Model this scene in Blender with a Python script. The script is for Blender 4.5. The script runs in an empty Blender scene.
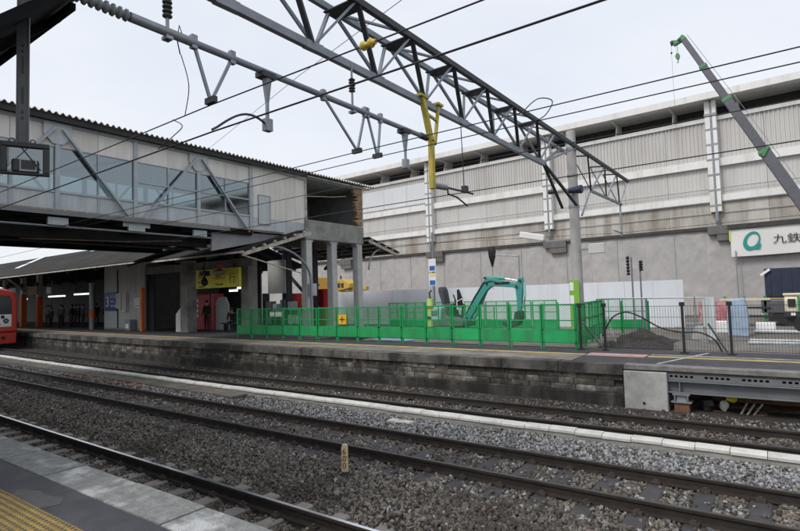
import bpy, bmesh, math, random
from mathutils import Vector, Matrix, noise

random.seed(11)
S = bpy.context.scene
COL = S.collection
R = math.radians

# ---------------------------------------------------------------- camera
# world axes: x along the tracks, y across them away from the camera, z up; z = 0 is the rail head
FWD = Vector((-0.582423, 0.811011, 0.055172)).normalized()
RGT = Vector((0.810878, 0.584412, -0.030648)).normalized()
UPV = RGT.cross(FWD).normalized()
RGT = FWD.cross(UPV).normalized()
cam = bpy.data.cameras.new('camera')
cam.sensor_width = 36.0
cam.lens = 36.0 * 530.7 / 800.0
cam.clip_start = 0.05
cam.clip_end = 3000
co = bpy.data.objects.new('camera', cam)
COL.objects.link(co)
M3 = Matrix((RGT, UPV, -FWD)).transposed()
co.matrix_world = Matrix.Translation((0, 0, 2.463)) @ M3.to_4x4()
S.camera = co

# ---------------------------------------------------------------- light
SUN_EL, SUN_AZ = R(48), R(200)          # azimuth of the sun measured from +y towards +x
w = bpy.data.worlds.new("World")
S.world = w
w.use_nodes = True
nt = w.node_tree
nt.nodes.clear()
out = nt.nodes.new('ShaderNodeOutputWorld')
mixs = nt.nodes.new('ShaderNodeMixShader')
bg1 = nt.nodes.new('ShaderNodeBackground')
bg2 = nt.nodes.new('ShaderNodeBackground')
sky = nt.nodes.new('ShaderNodeTexSky')
sky.sky_type = 'NISHITA'
sky.sun_disc = False
sky.sun_elevation = SUN_EL
sky.sun_rotation = SUN_AZ
sky.dust_density = 3.0
bg1.inputs['Strength'].default_value = 0.12
nt.links.new(sky.outputs[0], bg1.inputs['Color'])
tc = nt.nodes.new('ShaderNodeTexCoord')
mp = nt.nodes.new('ShaderNodeMapping')
mp.inputs['Scale'].default_value = (1.0, 1.0, 2.2)
nz = nt.nodes.new('ShaderNodeTexNoise')
nz.inputs['Scale'].default_value = 2.2
nz.inputs['Detail'].default_value = 7
nz.inputs['Roughness'].default_value = 0.55
rp = nt.nodes.new('ShaderNodeValToRGB')
rp.color_ramp.elements[0].position = 0.30
rp.color_ramp.elements[0].color = (0.635, 0.68, 0.745, 1)
rp.color_ramp.elements[1].position = 0.72
rp.color_ramp.elements[1].color = (0.755, 0.763, 0.78, 1)
nt.links.new(tc.outputs['Generated'], mp.inputs['Vector'])
nt.links.new(mp.outputs[0], nz.inputs['Vector'])
nt.links.new(nz.outputs[0], rp.inputs[0])
nt.links.new(rp.outputs[0], bg2.inputs['Color'])
bg2.inputs['Strength'].default_value = 1.0
mixs.inputs[0].default_value = 0.86      # overcast: cloud layer in front of the blue
nt.links.new(bg1.outputs[0], mixs.inputs[1])
nt.links.new(bg2.outputs[0], mixs.inputs[2])
nt.links.new(mixs.outputs[0], out.inputs[0])

sl = bpy.data.lights.new('sun', 'SUN')
sl.energy = 1.5
sl.angle = R(20)
sl.color = (1.0, 0.965, 0.92)
so = bpy.data.objects.new('sun', sl)
COL.objects.link(so)
sd = Vector((math.sin(SUN_AZ) * math.cos(SUN_EL), math.cos(SUN_AZ) * math.cos(SUN_EL), math.sin(SUN_EL)))
so.rotation_euler = sd.to_track_quat('Z', 'Y').to_euler()

S.view_settings.view_transform = 'Standard'
S.view_settings.look = 'None'
S.view_settings.exposure = 0.42
S.view_settings.gamma = 1.0

# ---------------------------------------------------------------- materials
MATS = {}
def mat(name, col, rough=0.8, metal=0.0, var=0.18, scale=2.5, bump=0.15, bscale=30.0, col2=None, cov=0.5,
        soft=0.12, s2=1.5, streak=False, orand=0.08, emit=None, spec=0.5, detail=6, wst=None):
    if name in MATS:
        return MATS[name]
    m = bpy.data.materials.new(name)
    MATS[name] = m
    m.use_nodes = True
    t = m.node_tree
    N, Lk = t.nodes, t.links
    b = N['Principled BSDF']
    b.inputs['Roughness'].default_value = rough
    b.inputs['Metallic'].default_value = metal
    b.inputs['Specular IOR Level'].default_value = spec
    tc = N.new('ShaderNodeTexCoord')
    oi = N.new('ShaderNodeObjectInfo')
    mul = N.new('ShaderNodeMath'); mul.operation = 'MULTIPLY'; mul.inputs[1].default_value = 37.0
    Lk.new(oi.outputs['Random'], mul.inputs[0])
    add = N.new('ShaderNodeVectorMath'); add.operation = 'ADD'
    Lk.new(tc.outputs['Object'], add.inputs[0]); Lk.new(mul.outputs[0], add.inputs[1])
    vec = add.outputs[0]
    n1 = N.new('ShaderNodeTexNoise'); n1.inputs['Scale'].default_value = scale
    n1.inputs['Detail'].default_value = detail; n1.inputs['Roughness'].default_value = 0.62
    Lk.new(vec, n1.inputs['Vector'])
    r1 = N.new('ShaderNodeValToRGB')
    lo = [max(0, c * (1 - var)) for c in col]; hi = [min(1, c * (1 + var)) for c in col]
    r1.color_ramp.elements[0].position = 0.3; r1.color_ramp.elements[0].color = (*lo, 1)
    r1.color_ramp.elements[1].position = 0.7; r1.color_ramp.elements[1].color = (*hi, 1)
    Lk.new(n1.outputs[0], r1.inputs[0])
    last = r1.outputs[0]
    if col2 is not None:
        n2 = N.new('ShaderNodeTexNoise'); n2.inputs['Scale'].default_value = s2
        n2.inputs['Detail'].default_value = 8; n2.inputs['Roughness'].default_value = 0.65
        if streak:
            mpn = N.new('ShaderNodeMapping'); mpn.inputs['Scale'].default_value = (1, 1, 0.10)
            Lk.new(vec, mpn.inputs['Vector']); Lk.new(mpn.outputs[0], n2.inputs['Vector'])
        else:
            Lk.new(vec, n2.inputs['Vector'])
        mr = N.new('ShaderNodeMapRange')
        c0 = 0.5 + (0.5 - cov) * 0.5
        mr.inputs['From Min'].default_value = c0 - soft; mr.inputs['From Max'].default_value = c0 + soft
        Lk.new(n2.outputs[0], mr.inputs['Value'])
        mx = N.new('ShaderNodeMix'); mx.data_type = 'RGBA'
        Lk.new(mr.outputs[0], mx.inputs['Factor'])
        Lk.new(last, mx.inputs['A']); mx.inputs['B'].default_value = (*col2, 1)
        last = mx.outputs['Result']
    if orand > 0:
        m2 = N.new('ShaderNodeMapRange')
        m2.inputs['To Min'].default_value = 1 - orand; m2.inputs['To Max'].default_value = 1 + orand
        wn = N.new('ShaderNodeTexWhiteNoise'); wn.noise_dimensions = '1D'
        Lk.new(oi.outputs['Random'], wn.inputs['W'])
        Lk.new(wn.outputs['Value'], m2.inputs['Value'])
        mm = N.new('ShaderNodeVectorMath'); mm.operation = 'SCALE'
        Lk.new(last, mm.inputs[0]); Lk.new(m2.outputs[0], mm.inputs['Scale'])
        last = mm.outputs[0]
    if wst:      # broad weathering that runs on from piece to piece
        ge = N.new('ShaderNodeNewGeometry')
        mw = N.new('ShaderNodeMapping'); mw.inputs['Scale'].default_value = wst[3]
        n4 = N.new('ShaderNodeTexNoise'); n4.inputs['Scale'].default_value = wst[0]
        n4.inputs['Detail'].default_value = 9; n4.inputs['Roughness'].default_value = 0.68
        Lk.new(ge.outputs['Position'], mw.inputs['Vector']); Lk.new(mw.outputs[0], n4.inputs['Vector'])
        m4 = N.new('ShaderNodeMapRange')
        c4 = 0.5 + (0.5 - wst[2]) * 0.5
        m4.inputs['From Min'].default_value = c4 - 0.07; m4.inputs['From Max'].default_value = c4 + 0.07
        Lk.new(n4.outputs[0], m4.inputs['Value'])
        x4 = N.new('ShaderNodeMix'); x4.data_type = 'RGBA'
        Lk.new(m4.outputs[0], x4.inputs['Factor']); Lk.new(last, x4.inputs['A']); x4.inputs['B'].default_value = (*wst[1], 1)
        last = x4.outputs['Result']
    Lk.new(last, b.inputs['Base Color'])
    if bump > 0:
        n3 = N.new('ShaderNodeTexNoise'); n3.inputs['Scale'].default_value = bscale
        n3.inputs['Detail'].default_value = 5
        Lk.new(vec, n3.inputs['Vector'])
        bp = N.new('ShaderNodeBump'); bp.inputs['Strength'].default_value = bump
        bp.inputs['Distance'].default_value = 0.02
        Lk.new(n3.outputs[0], bp.inputs['Height']); Lk.new(bp.outputs[0], b.inputs['Normal'])
    if emit:
        b.inputs['Emission Color'].default_value = (*emit[0], 1)
        b.inputs['Emission Strength'].default_value = emit[1]
    return m

def glass(name, tint, gloss=0.25):
    if name in MATS:
        return MATS[name]
    m = bpy.data.materials.new(name); MATS[name] = m
    m.use_nodes = True
    t = m.node_tree; t.nodes.clear()
    o = t.nodes.new('ShaderNodeOutputMaterial')
    a = t.nodes.new('ShaderNodeBsdfTransparent'); a.inputs[0].default_value = (*tint, 1)
    g = t.nodes.new('ShaderNodeBsdfGlossy'); g.inputs['Roughness'].default_value = 0.06
    g.inputs['Color'].default_value = (0.75, 0.82, 0.85, 1)
    lw = t.nodes.new('ShaderNodeFresnel'); lw.inputs[0].default_value = 1.5
    ml = t.nodes.new('ShaderNodeMath'); ml.operation = 'ADD'; ml.inputs[1].default_value = gloss
    t.links.new(lw.outputs[0], ml.inputs[0])
    mx = t.nodes.new('ShaderNodeMixShader')
    t.links.new(ml.outputs[0], mx.inputs[0]); t.links.new(a.outputs[0], mx.inputs[1]); t.links.new(g.outputs[0], mx.inputs[2])
    t.links.new(mx.outputs[0], o.inputs[0])
    return m

ASPH = mat('asphalt', (0.040, 0.042, 0.050), 0.75, var=0.25, scale=1.2, bump=0.35, bscale=160, col2=(0.066, 0.066, 0.072), cov=0.38, s2=3)
TILE = mat('paving_tile', (0.205, 0.21, 0.205), 0.75, var=0.32, scale=11, bump=0.7, bscale=90, col2=(0.47, 0.48, 0.49), cov=0.33, s2=2.2, soft=0.06, orand=0.16)
YELT = mat('tactile_yellow', (0.27, 0.185, 0.05), 0.75, var=0.22, scale=8, bump=0.2, bscale=90, col2=(0.20, 0.15, 0.06), cov=0.32, s2=5)
CONC = mat('concrete', (0.27, 0.265, 0.25), 0.85, var=0.2, scale=1.6, bump=0.3, bscale=40, col2=(0.15, 0.145, 0.135), cov=0.4, s2=1.1)
CONCL = mat('concrete_light', (0.40, 0.40, 0.39), 0.85, var=0.16, scale=2.0, bump=0.25, bscale=35, col2=(0.26, 0.26, 0.25), cov=0.42, s2=1.8)
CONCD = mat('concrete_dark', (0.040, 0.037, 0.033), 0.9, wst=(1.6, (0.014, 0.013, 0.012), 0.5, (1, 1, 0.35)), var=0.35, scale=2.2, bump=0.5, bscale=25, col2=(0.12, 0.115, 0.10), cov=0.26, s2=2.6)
COPE = mat('coping_concrete', (0.095, 0.09, 0.082), 0.85, wst=(0.9, (0.03, 0.028, 0.025), 0.48, (1, 1, 0.5)), var=0.3, scale=2.0, bump=0.35, bscale=40, col2=(0.19, 0.185, 0.17), cov=0.33, s2=1.5, orand=0.22)
STONE = mat('wall_stone', (0.10, 0.087, 0.072), 0.9, var=0.35, scale=3.0, bump=0.6, bscale=22, col2=(0.25, 0.24, 0.215), cov=0.38, s2=1.1, soft=0.09, orand=0.5, wst=(1.3, (0.035, 0.032, 0.028), 0.50, (1, 1, 0.7)))
KERB = mat('kerb_white', (0.58, 0.57, 0.54), 0.8, var=0.12, scale=4, bump=0.25, bscale=50, col2=(0.42, 0.41, 0.38), cov=0.33, s2=2.6, orand=0.07)
KERBF = mat('kerb_footing', (0.30, 0.29, 0.26), 0.9, var=0.25, scale=2, bump=0.4)
BALL = mat('ballast_ground', (0.030, 0.027, 0.024), 0.95, var=0.55, scale=26, bump=1.0, bscale=34, col2=(0.04, 0.033, 0.028), cov=0.45, s2=0.35)
GRAV = mat('gravel_stone', (0.126, 0.111, 0.096), 0.9, var=0.3, scale=14, bump=0.3, bscale=60, orand=0.88, wst=(0.45, (0.062, 0.052, 0.044), 0.42, (1, 1, 1)))
GRAVL = mat('gravel_stone_pale', (0.215, 0.218, 0.225), 0.85, var=0.3, scale=14, bump=0.3, bscale=60, orand=0.85)
GRAVR = mat('gravel_stone_rusty', (0.135, 0.112, 0.09), 0.9, var=0.3, scale=14, bump=0.3, bscale=60, orand=0.75)
RAILS = mat('rail_rust', (0.024, 0.018, 0.015), 0.75, metal=0.1, var=0.4, scale=6, bump=0.3, bscale=50, orand=0)
RAILT = mat('rail_head_shiny', (0.85, 0.86, 0.88), 0.16, metal=1.0, var=0.08, scale=4, bump=0.02, orand=0)
RAILD = mat('rail_head_dull', (0.10, 0.092, 0.088), 0.45, metal=0.7, var=0.25, scale=5, bump=0.05, orand=0)
SLPC = mat('sleeper_concrete', (0.19, 0.18, 0.168), 0.9, var=0.25, scale=5, bump=0.4, bscale=40, orand=0.15)
SLPD = mat('sleeper_dark', (0.054, 0.052, 0.056), 0.8, var=0.25, scale=6, bump=0.35, bscale=40, orand=0.2)
CLIP = mat('clip_rust', (0.07, 0.055, 0.045), 0.8, metal=0.3, var=0.3, scale=20, bump=0.3)
DIRT = mat('dirt', (0.14, 0.122, 0.105), 0.95, var=0.4, scale=1.3, bump=0.8, bscale=12, col2=(0.21, 0.20, 0.185), cov=0.42, s2=0.5)
SOIL = mat('dark_soil', (0.05, 0.045, 0.041), 0.95, var=0.45, scale=5, bump=1.0, bscale=18)
LITTER = mat('brown_litter', (0.22, 0.13, 0.08), 0.95, var=0.5, scale=12, bump=0.9, bscale=30, col2=(0.36, 0.28, 0.20), cov=0.36, s2=9)
STEELB = mat('blue_grey_steel', (0.36, 0.40, 0.43), 0.55, metal=0.15, var=0.1, scale=3, bump=0.05, orand=0.06)
STEELG = mat('galvanised_steel', (0.27, 0.29, 0.31), 0.5, metal=0.5, var=0.18, scale=5, bump=0.08, orand=0.08)
STEELM = mat('truss_steel', (0.24, 0.265, 0.30), 0.55, metal=0.35, var=0.18, scale=3, bump=0.08, orand=0.10)
STEELD = mat('dark_steel', (0.045, 0.048, 0.055), 0.6, metal=0.3, var=0.25, scale=4, bump=0.08)
IBEAM = mat('grey_painted_beam', (0.16, 0.17, 0.178), 0.55, metal=0.1, var=0.15, scale=2, bump=0.1, col2=(0.2, 0.16, 0.12), cov=0.2, s2=3)
CREAM = mat('cream_panel', (0.68, 0.655, 0.615), 0.6, var=0.06, scale=1.2, bump=0.04, col2=(0.57, 0.54, 0.495), cov=0.38, s2=2.2, streak=True, orand=0.07)
GREYP = mat('pale_grey_panel', (0.47, 0.51, 0.525), 0.55, var=0.1, scale=2, bump=0.04, col2=(0.36, 0.385, 0.39), cov=0.38, s2=2.4, streak=True, orand=0.07)
ROOFW = mat('corrugated_white', (0.60, 0.60, 0.58), 0.7, var=0.15, scale=2, bump=0.1, col2=(0.36, 0.35, 0.33), cov=0.35)
ROOFD = mat('slate_roof_dark', (0.027, 0.025, 0.023), 0.95, spec=0.15, var=0.3, scale=1.5, bump=0.4, bscale=20, col2=(0.045, 0.042, 0.039), cov=0.35, s2=0.8)
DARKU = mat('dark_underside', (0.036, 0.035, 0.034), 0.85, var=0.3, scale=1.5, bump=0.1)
WOODW = mat('weathered_white_wood', (0.48, 0.45, 0.40), 0.8, var=0.2, scale=5, bump=0.2, col2=(0.22, 0.18, 0.14), cov=0.35, s2=4)
ORAN = mat('orange_paint', (0.62, 0.14, 0.02), 0.5, var=0.1, scale=3, bump=0.05)
GREYW = mat('grey_wall_cladding', (0.46, 0.47, 0.455), 0.7, var=0.1, scale=1.5, bump=0.05, col2=(0.37, 0.375, 0.37), cov=0.4, streak=True)
BLUES = mat('sign_blue', (0.035, 0.06, 0.24), 0.45, var=0.05, bump=0)
WHITE = mat('white_paint', (0.78, 0.78, 0.77), 0.5, var=0.04, scale=2, bump=0.02, orand=0.03)
WHITEB = mat('hoarding_white', (0.70, 0.73, 0.78), 0.45, var=0.04, scale=0.8, bump=0.02, col2=(0.62, 0.64, 0.68), cov=0.3, streak=True, orand=0.02)
YELS = mat('sign_yellow', (0.80, 0.72, 0.06), 0.5, var=0.06, bump=0)
YELP = mat('yellow_painted_bracket', (0.44, 0.35, 0.04), 0.6, var=0.2, scale=5, bump=0.15, col2=(0.30, 0.24, 0.06), cov=0.35, s2=4)
BLACK = mat('black_plastic', (0.015, 0.015, 0.016), 0.45, var=0.2, bump=0.03)
REDP = mat('red_paint', (0.42, 0.03, 0.035), 0.45, var=0.08, bump=0.02)
GREENF = mat('fence_green', (0.012, 0.29, 0.085), 0.55, var=0.2, scale=4, bump=0.06, orand=0.16)
GREENK = mat('fence_green_board', (0.012, 0.34, 0.10), 0.55, var=0.15, scale=2.5, bump=0.06, bscale=5, col2=(0.04, 0.20, 0.085), cov=0.33, s2=3.0, streak=True, orand=0.16)
LIME = mat('lime_green', (0.19, 0.40, 0.04), 0.6, var=0.1, bump=0.03)
HIVIS = mat('hivis_yellow_green', (0.55, 0.72, 0.20), 0.7, var=0.08, bump=0.05)
TEAL = mat('teal_paint', (0.035, 0.35, 0.315), 0.5, var=0.2, scale=5, bump=0.08, col2=(0.13, 0.17, 0.14), cov=0.34, s2=5)
TEALL = mat('pale_teal_paint', (0.32, 0.55, 0.52), 0.45, var=0.08, bump=0.02)
RUBBER = mat('rubber_track', (0.025, 0.024, 0.023), 0.9, var=0.3, bump=0.2)
CHROME = mat('cylinder_rod', (0.42, 0.43, 0.45), 0.35, metal=1.0, var=0.03, bump=0)
LOUV = mat('louver_panel', (0.53, 0.517, 0.50), 0.6, var=0.05, scale=0.6, bump=0.03, col2=(0.46, 0.443, 0.42), cov=0.33, s2=0.8, streak=True, orand=0.04)
WBAND = mat('white_band', (0.74, 0.735, 0.72), 0.6, var=0.05, scale=0.7, bump=0.02, col2=(0.58, 0.55, 0.50), cov=0.28, streak=True, orand=0.02)
VCONC = mat('viaduct_concrete', (0.45, 0.43, 0.395), 0.85, wst=(0.55, (0.25, 0.215, 0.18), 0.30, (1, 1, 0.12)), var=0.14, scale=0.7, bump=0.15, bscale=15, col2=(0.22, 0.18, 0.14), cov=0.36, s2=1.0, soft=0.14, streak=True, orand=0.06)
VDARK = mat('viaduct_dark', (0.05, 0.048, 0.046), 0.85, var=0.25, bump=0.1)
NET = mat('scaffold_net', (0.375, 0.362, 0.355), 0.75, var=0.10, scale=1.4, bump=0.22, bscale=2.5, col2=(0.42, 0.405, 0.40), cov=0.35, s2=0.7, orand=0.03)
WIRE = mat('wire_dark', (0.02, 0.02, 0.022), 0.6, metal=0.2, var=0.1, bump=0)
PORC = mat('porcelain_brown', (0.045, 0.04, 0.04), 0.35, var=0.15, bump=0)
PORCG = mat('porcelain_grey', (0.20, 0.215, 0.225), 0.35, var=0.1, bump=0)
POLEC = mat('pole_concrete', (0.36, 0.355, 0.34), 0.85, var=0.14, scale=2, bump=0.2, bscale=30, col2=(0.25, 0.245, 0.235), cov=0.35, s2=1.5, streak=True)
CRANEG = mat('crane_boom_grey', (0.10, 0.105, 0.12), 0.5, metal=0.1, var=0.12, bump=0.04)
CRANEN = mat('crane_green', (0.06, 0.24, 0.09), 0.5, var=0.12, bump=0.03)
RUSTB = mat('rusty_sheet', (0.16, 0.075, 0.045), 0.85, metal=0.1, var=0.4, scale=3, bump=0.3, col2=(0.07, 0.045, 0.035), cov=0.4, s2=1.5, streak=True)
BRICKR = mat('rough_orange_brick', (0.30, 0.185, 0.115), 0.9, var=0.35, scale=6, bump=0.5, col2=(0.5, 0.40, 0.28), cov=0.3, s2=5, orand=0.3)
NAVY = mat('navy_sheet', (0.018, 0.026, 0.055), 0.6, var=0.2, bump=0.05)
PINK = mat('faded_red_sheet', (0.42, 0.15, 0.17), 0.7, var=0.2, scale=3, bump=0.15, col2=(0.6, 0.4, 0.4), cov=0.3, s2=3)
BLUET = mat('blue_sheet', (0.33, 0.42, 0.54), 0.7, var=0.18, scale=3, bump=0.2)
CREAMT = mat('truck_cream', (0.60, 0.54, 0.40), 0.5, var=0.06, bump=0.02)
YELM = mat('machine_yellow', (0.60, 0.38, 0.07), 0.5, var=0.1, bump=0.03)
TROUGH = mat('trough_lid', (0.10, 0.09, 0.078), 0.9, var=0.3, scale=3, bump=0.35, col2=(0.20, 0.13, 0.075), cov=0.22, s2=1.2, orand=0.2)
TUBEL = mat('lit_tube', (0.9, 0.95, 1.0), 0.4, var=0, bump=0, orand=0, emit=((0.9, 0.96, 1.0), 1.3))
GLASSW = glass('bridge_glass', (0.62, 0.69, 0.71), 0.17)
TEXTD = mat('text_black', (0.02, 0.02, 0.02), 0.6, var=0, bump=0, orand=0)
TEXTW = mat('text_white', (0.8, 0.8, 0.8), 0.6, var=0, bump=0, orand=0)
TEXTT = mat('logo_teal', (0.01, 0.27, 0.23), 0.6, var=0.05, bump=0, orand=0)
BANN = mat('banner_cloth', (0.70, 0.69, 0.67), 0.7, var=0.04, scale=0.8, bump=0.1, bscale=3, orand=0)
BLUEV = mat('plate_blue', (0.03, 0.12, 0.42), 0.5, var=0.05, bump=0)
SKIN = mat('skin', (0.42, 0.26, 0.18), 0.6, var=0.05, bump=0)
HAIR = mat('black_hair', (0.012, 0.011, 0.01), 0.6, var=0.1, bump=0.1)
CLOTHS = [mat('cloth_%s' % n, c, 0.85, var=0.15, scale=6, bump=0.1) for n, c in
          (('black', (0.015, 0.015, 0.017)), ('navy', (0.025, 0.032, 0.06)), ('grey', (0.09, 0.09, 0.10)), ('brown', (0.07, 0.05, 0.04)), ('beige', (0.25, 0.2, 0.15)))]

# ---------------------------------------------------------------- mesh helpers
WL = {}
def wloc(o):
    return WL.get(o.name, Vector((0, 0, 0))) if o else Vector((0, 0, 0))

class MB:
    def __init__(s):
        s.v, s.f, s.m = [], [], []
    def add(s, vs, fs, mi=0):
        b = len(s.v)
        s.v += [tuple(p) for p in vs]
        s.f += [tuple(b + i for i in f) for f in fs]
        s.m += [mi] * len(fs)
        return s
    def box(s, x0, x1, y0, y1, z0, z1, mi=0):
        vs = [(x0, y0, z0), (x1, y0, z0), (x1, y1, z0), (x0, y1, z0), (x0, y0, z1), (x1, y0, z1), (x1, y1, z1), (x0, y1, z1)]
        return s.add(vs, [(3, 2, 1, 0), (4, 5, 6, 7), (0, 1, 5, 4), (1, 2, 6, 5), (2, 3, 7, 6), (3, 0, 4, 7)], mi)
    def cbox(s, c, d, mi=0):
        return s.box(c[0] - d[0] / 2, c[0] + d[0] / 2, c[1] - d[1] / 2, c[1] + d[1] / 2, c[2] - d[2] / 2, c[2] + d[2] / 2, mi)
    def beam(s, p, q, wd, ht, mi=0, w2=None, h2=None, up=(0, 0, 1)):
        p, q = Vector(p), Vector(q)
        d = (q - p).normalized(); upv = Vector(up)
        if abs(d.dot(upv)) > 0.98:
            upv = Vector((1, 0, 0)) if abs(d.x) < 0.9 else Vector((0, 1, 0))
        a = d.cross(upv).normalized(); b = a.cross(d).normalized()
        w2 = wd if w2 is None else w2; h2 = ht if h2 is None else h2
        vs = []
        for c, W, H in ((p, wd, ht), (q, w2, h2)):
            for sx, sz in ((-1, -1), (1, -1), (1, 1), (-1, 1)):
                vs.append(c + a * sx * W / 2 + b * sz * H / 2)
        return s.add(vs, [(3, 2, 1, 0), (4, 5, 6, 7), (0, 1, 5, 4), (1, 2, 6, 5), (2, 3, 7, 6), (3, 0, 4, 7)], mi)
    def tube(s, pts, r, n=8, mi=0, cap=True):
        pts = [Vector(p) for p in pts]
        rs = r if isinstance(r, (list, tuple)) else [r] * len(pts)
        d0 = (pts[1] - pts[0]).normalized()
        a = d0.cross(Vector((0, 0, 1)))
        if a.length < 0.05:
            a = Vector((1, 0, 0))
        a = a.normalized()
        base = len(s.v)
        for i, p in enumerate(pts):
            d = (pts[min(i + 1, len(pts) - 1)] - pts[max(i - 1, 0)]).normalized()
            a = (a - d * a.dot(d)).normalized(); b = d.cross(a)
            for k in range(n):
                t = 2 * math.pi * k / n
                s.v.append(tuple(p + (a * math.cos(t) + b * math.sin(t)) * rs[i]))
        for i in range(len(pts) - 1):
            for k in range(n):
                k2 = (k + 1) % n
                s.f.append((base + i * n + k, base + i * n + k2, base + (i + 1) * n + k2, base + (i + 1) * n + k)); s.m.append(mi)
        if cap:
            s.f.append(tuple(base + k for k in reversed(range(n)))); s.m.append(mi)
            s.f.append(tuple(base + (len(pts) - 1) * n + k for k in range(n))); s.m.append(mi)
        return s
    def prism(s, poly, axis, lo, hi, mi=0):
        n = len(poly)
        def P(a, b, c):
            return (c, a, b) if axis == 'x' else (a, c, b) if axis == 'y' else (a, b, c)
        vs = [P(a, b, lo) for a, b in poly] + [P(a, b, hi) for a, b in poly]
        fs = [tuple(reversed(range(n))), tuple(range(n, 2 * n))]
        fs += [(i, (i + 1) % n, n + (i + 1) % n, n + i) for i in range(n)]
        return s.add(vs, fs, mi)
    def sweep(s, prof, us, off, mi=0, close=True):
        """profile (y,z) polygon swept along x through the stations us, shifted in y by off(x)"""
        n = len(prof); base = len(s.v)
        for x in us:
            for (y, z) in prof:
                s.v.append((x, y + off(x), z))
        for i in range(len(us) - 1):
            for k in range(n if close else n - 1):
                k2 = (k + 1) % n
                s.f.append((base + i * n + k, base + (i + 1) * n + k, base + (i + 1) * n + k2, base + i * n + k2)); s.m.append(mi if not isinstance(mi, (list, tuple)) else mi[k])
        if close:
            m0 = mi if not isinstance(mi, (list, tuple)) else 0
            s.f.append(tuple(base + k for k in range(n))); s.m.append(m0)
            e = base + (len(us) - 1) * n
            s.f.append(tuple(e + k for k in reversed(range(n)))); s.m.append(m0)
        return s
    def lathe(s, prof, c=(0, 0, 0), n=12, axis='z', mi=0):
        base = len(s.v); c = Vector(c)
        for (r, z) in prof:
            for k in range(n):
                t = 2 * math.pi * k / n
                a, b = r * math.cos(t), r * math.sin(t)
                o = (a, b, z) if axis == 'z' else (z, a, b) if axis == 'x' else (a, z, b)
                s.v.append(tuple(c + Vector(o)))
        for i in range(len(prof) - 1):
            for k in range(n):
                k2 = (k + 1) % n
                s.f.append((base + i * n + k, base + i * n + k2, base + (i + 1) * n + k2, base + (i + 1) * n + k)); s.m.append(mi)
        s.f.append(tuple(base + k for k in range(n))); s.m.append(mi)
        e = base + (len(prof) - 1) * n
        s.f.append(tuple(e + k for k in range(n))); s.m.append(mi)
        return s
    def mesh(s, name, mats, off=Vector((0, 0, 0)), smooth=False):
        me = bpy.data.meshes.new(name)
        me.from_pydata([(a - off.x, b - off.y, c - off.z) for a, b, c in s.v], [], s.f)
        for m_ in (mats if isinstance(mats, (list, tuple)) else [mats]):
            me.materials.append(m_)
        me.polygons.foreach_set('material_index', s.m)
        bm = bmesh.new(); bm.from_mesh(me); bmesh.ops.recalc_face_normals(bm, faces=bm.faces); bm.to_mesh(me); bm.free()
        if smooth:
            me.polygons.foreach_set('use_smooth', [True] * len(me.polygons))
            me.set_sharp_from_angle(angle=R(40))
        me.update()
        return me
    def build(s, name, mats, parent=None, smooth=False, local=False, bevel=0, label=None, base=False):
        """parent given: verts are world coordinates moved into the parent's frame, unless local"""
        off = Vector((0, 0, 0))
        if parent is not None and not local:
            off = wloc(parent)
        if base:   # top-level mesh with its origin at its base
            xs = [p[0] for p in s.v]; ys = [p[1] for p in s.v]
            off = Vector(((min(xs) + max(xs)) / 2, (min(ys) + max(ys)) / 2, min(p[2] for p in s.v)))
        me = s.mesh(name, mats, off, smooth)
        o = bpy.data.objects.new(name, me); COL.objects.link(o)
        if parent is not None:
            o.parent = parent; WL[o.name] = wloc(parent).copy()
        elif base:
            o.location = off; WL[o.name] = off.copy()
        else:
            WL[o.name] = Vector((0, 0, 0))
        if bevel:
            b = o.modifiers.new('bevel', 'BEVEL'); b.width = bevel; b.segments = 2; b.limit_method = 'ANGLE'; b.angle_limit = R(35)
        if label:
            o['label'] = label
        return o

def put(mesh, name, parent, loc, rot=(0, 0, 0), scale=None, local=False):
    """another object that shares a mesh; loc in world coordinates unless local"""
    o = bpy.data.objects.new(name, mesh); COL.objects.link(o)
    l = Vector(loc)
    o.parent = parent
    if parent is not None and not local:
        l = l - wloc(parent)
    o.location = l; o.rotation_euler = rot
    if scale:
        o.scale = scale
    WL[o.name] = Vector(loc)
    return o

def thing(name, label, cat, loc=(0, 0, 0), rotz=0.0, group=None):
    o = bpy.data.objects.new(name, None); COL.objects.link(o)
    o.empty_display_size = 0.2
    o.location = loc; o.rotation_euler = (0, 0, rotz)
    WL[o.name] = Vector(loc)
    o['label'] = label; o['category'] = cat
    if group:
        o['group'] = group
    return o

def tag(o, label=None, cat=None, group=None, kind=None):
    if label: o['label'] = label
    if cat: o['category'] = cat
    if group: o['group'] = group
    if kind: o['kind'] = kind
    return o

def struct(o):
    o['kind'] = 'structure'
    return o

def struct_empty(name, loc=(0, 0, 0)):
    o = bpy.data.objects.new(name, None); COL.objects.link(o)
    o.location = loc; WL[o.name] = Vector(loc); o['kind'] = 'structure'
    return o

def copy_tree(o, parent=None):
    c = o.copy(); COL.objects.link(c); c.parent = parent
    WL[c.name] = wloc(o).copy()
    for ch in list(o.children):
        copy_tree(ch, c)
    return c

def text_mb(body, size, matname=None, extrude=0.004):
    """lettering as a mesh in the x-z plane, facing -y, its lower left corner at the origin"""
    c = bpy.data.curves.new('lettering', 'FONT'); c.body = body; c.size = size; c.extrude = extrude
    c.resolution_u = 2
    o = bpy.data.objects.new('lettering', c); COL.objects.link(o)
    dg = bpy.context.evaluated_depsgraph_get()
    me = bpy.data.meshes.new_from_object(o.evaluated_get(dg))
    COL.objects.unlink(o); bpy.data.objects.remove(o)
    mb = MB()
    if len(me.vertices):
        mb.v = [(v.co.x, -v.co.z, v.co.y) for v in me.vertices]
        mb.f = [tuple(p.vertices) for p in me.polygons]
        mb.m = [0] * len(mb.f)
    return mb

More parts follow.
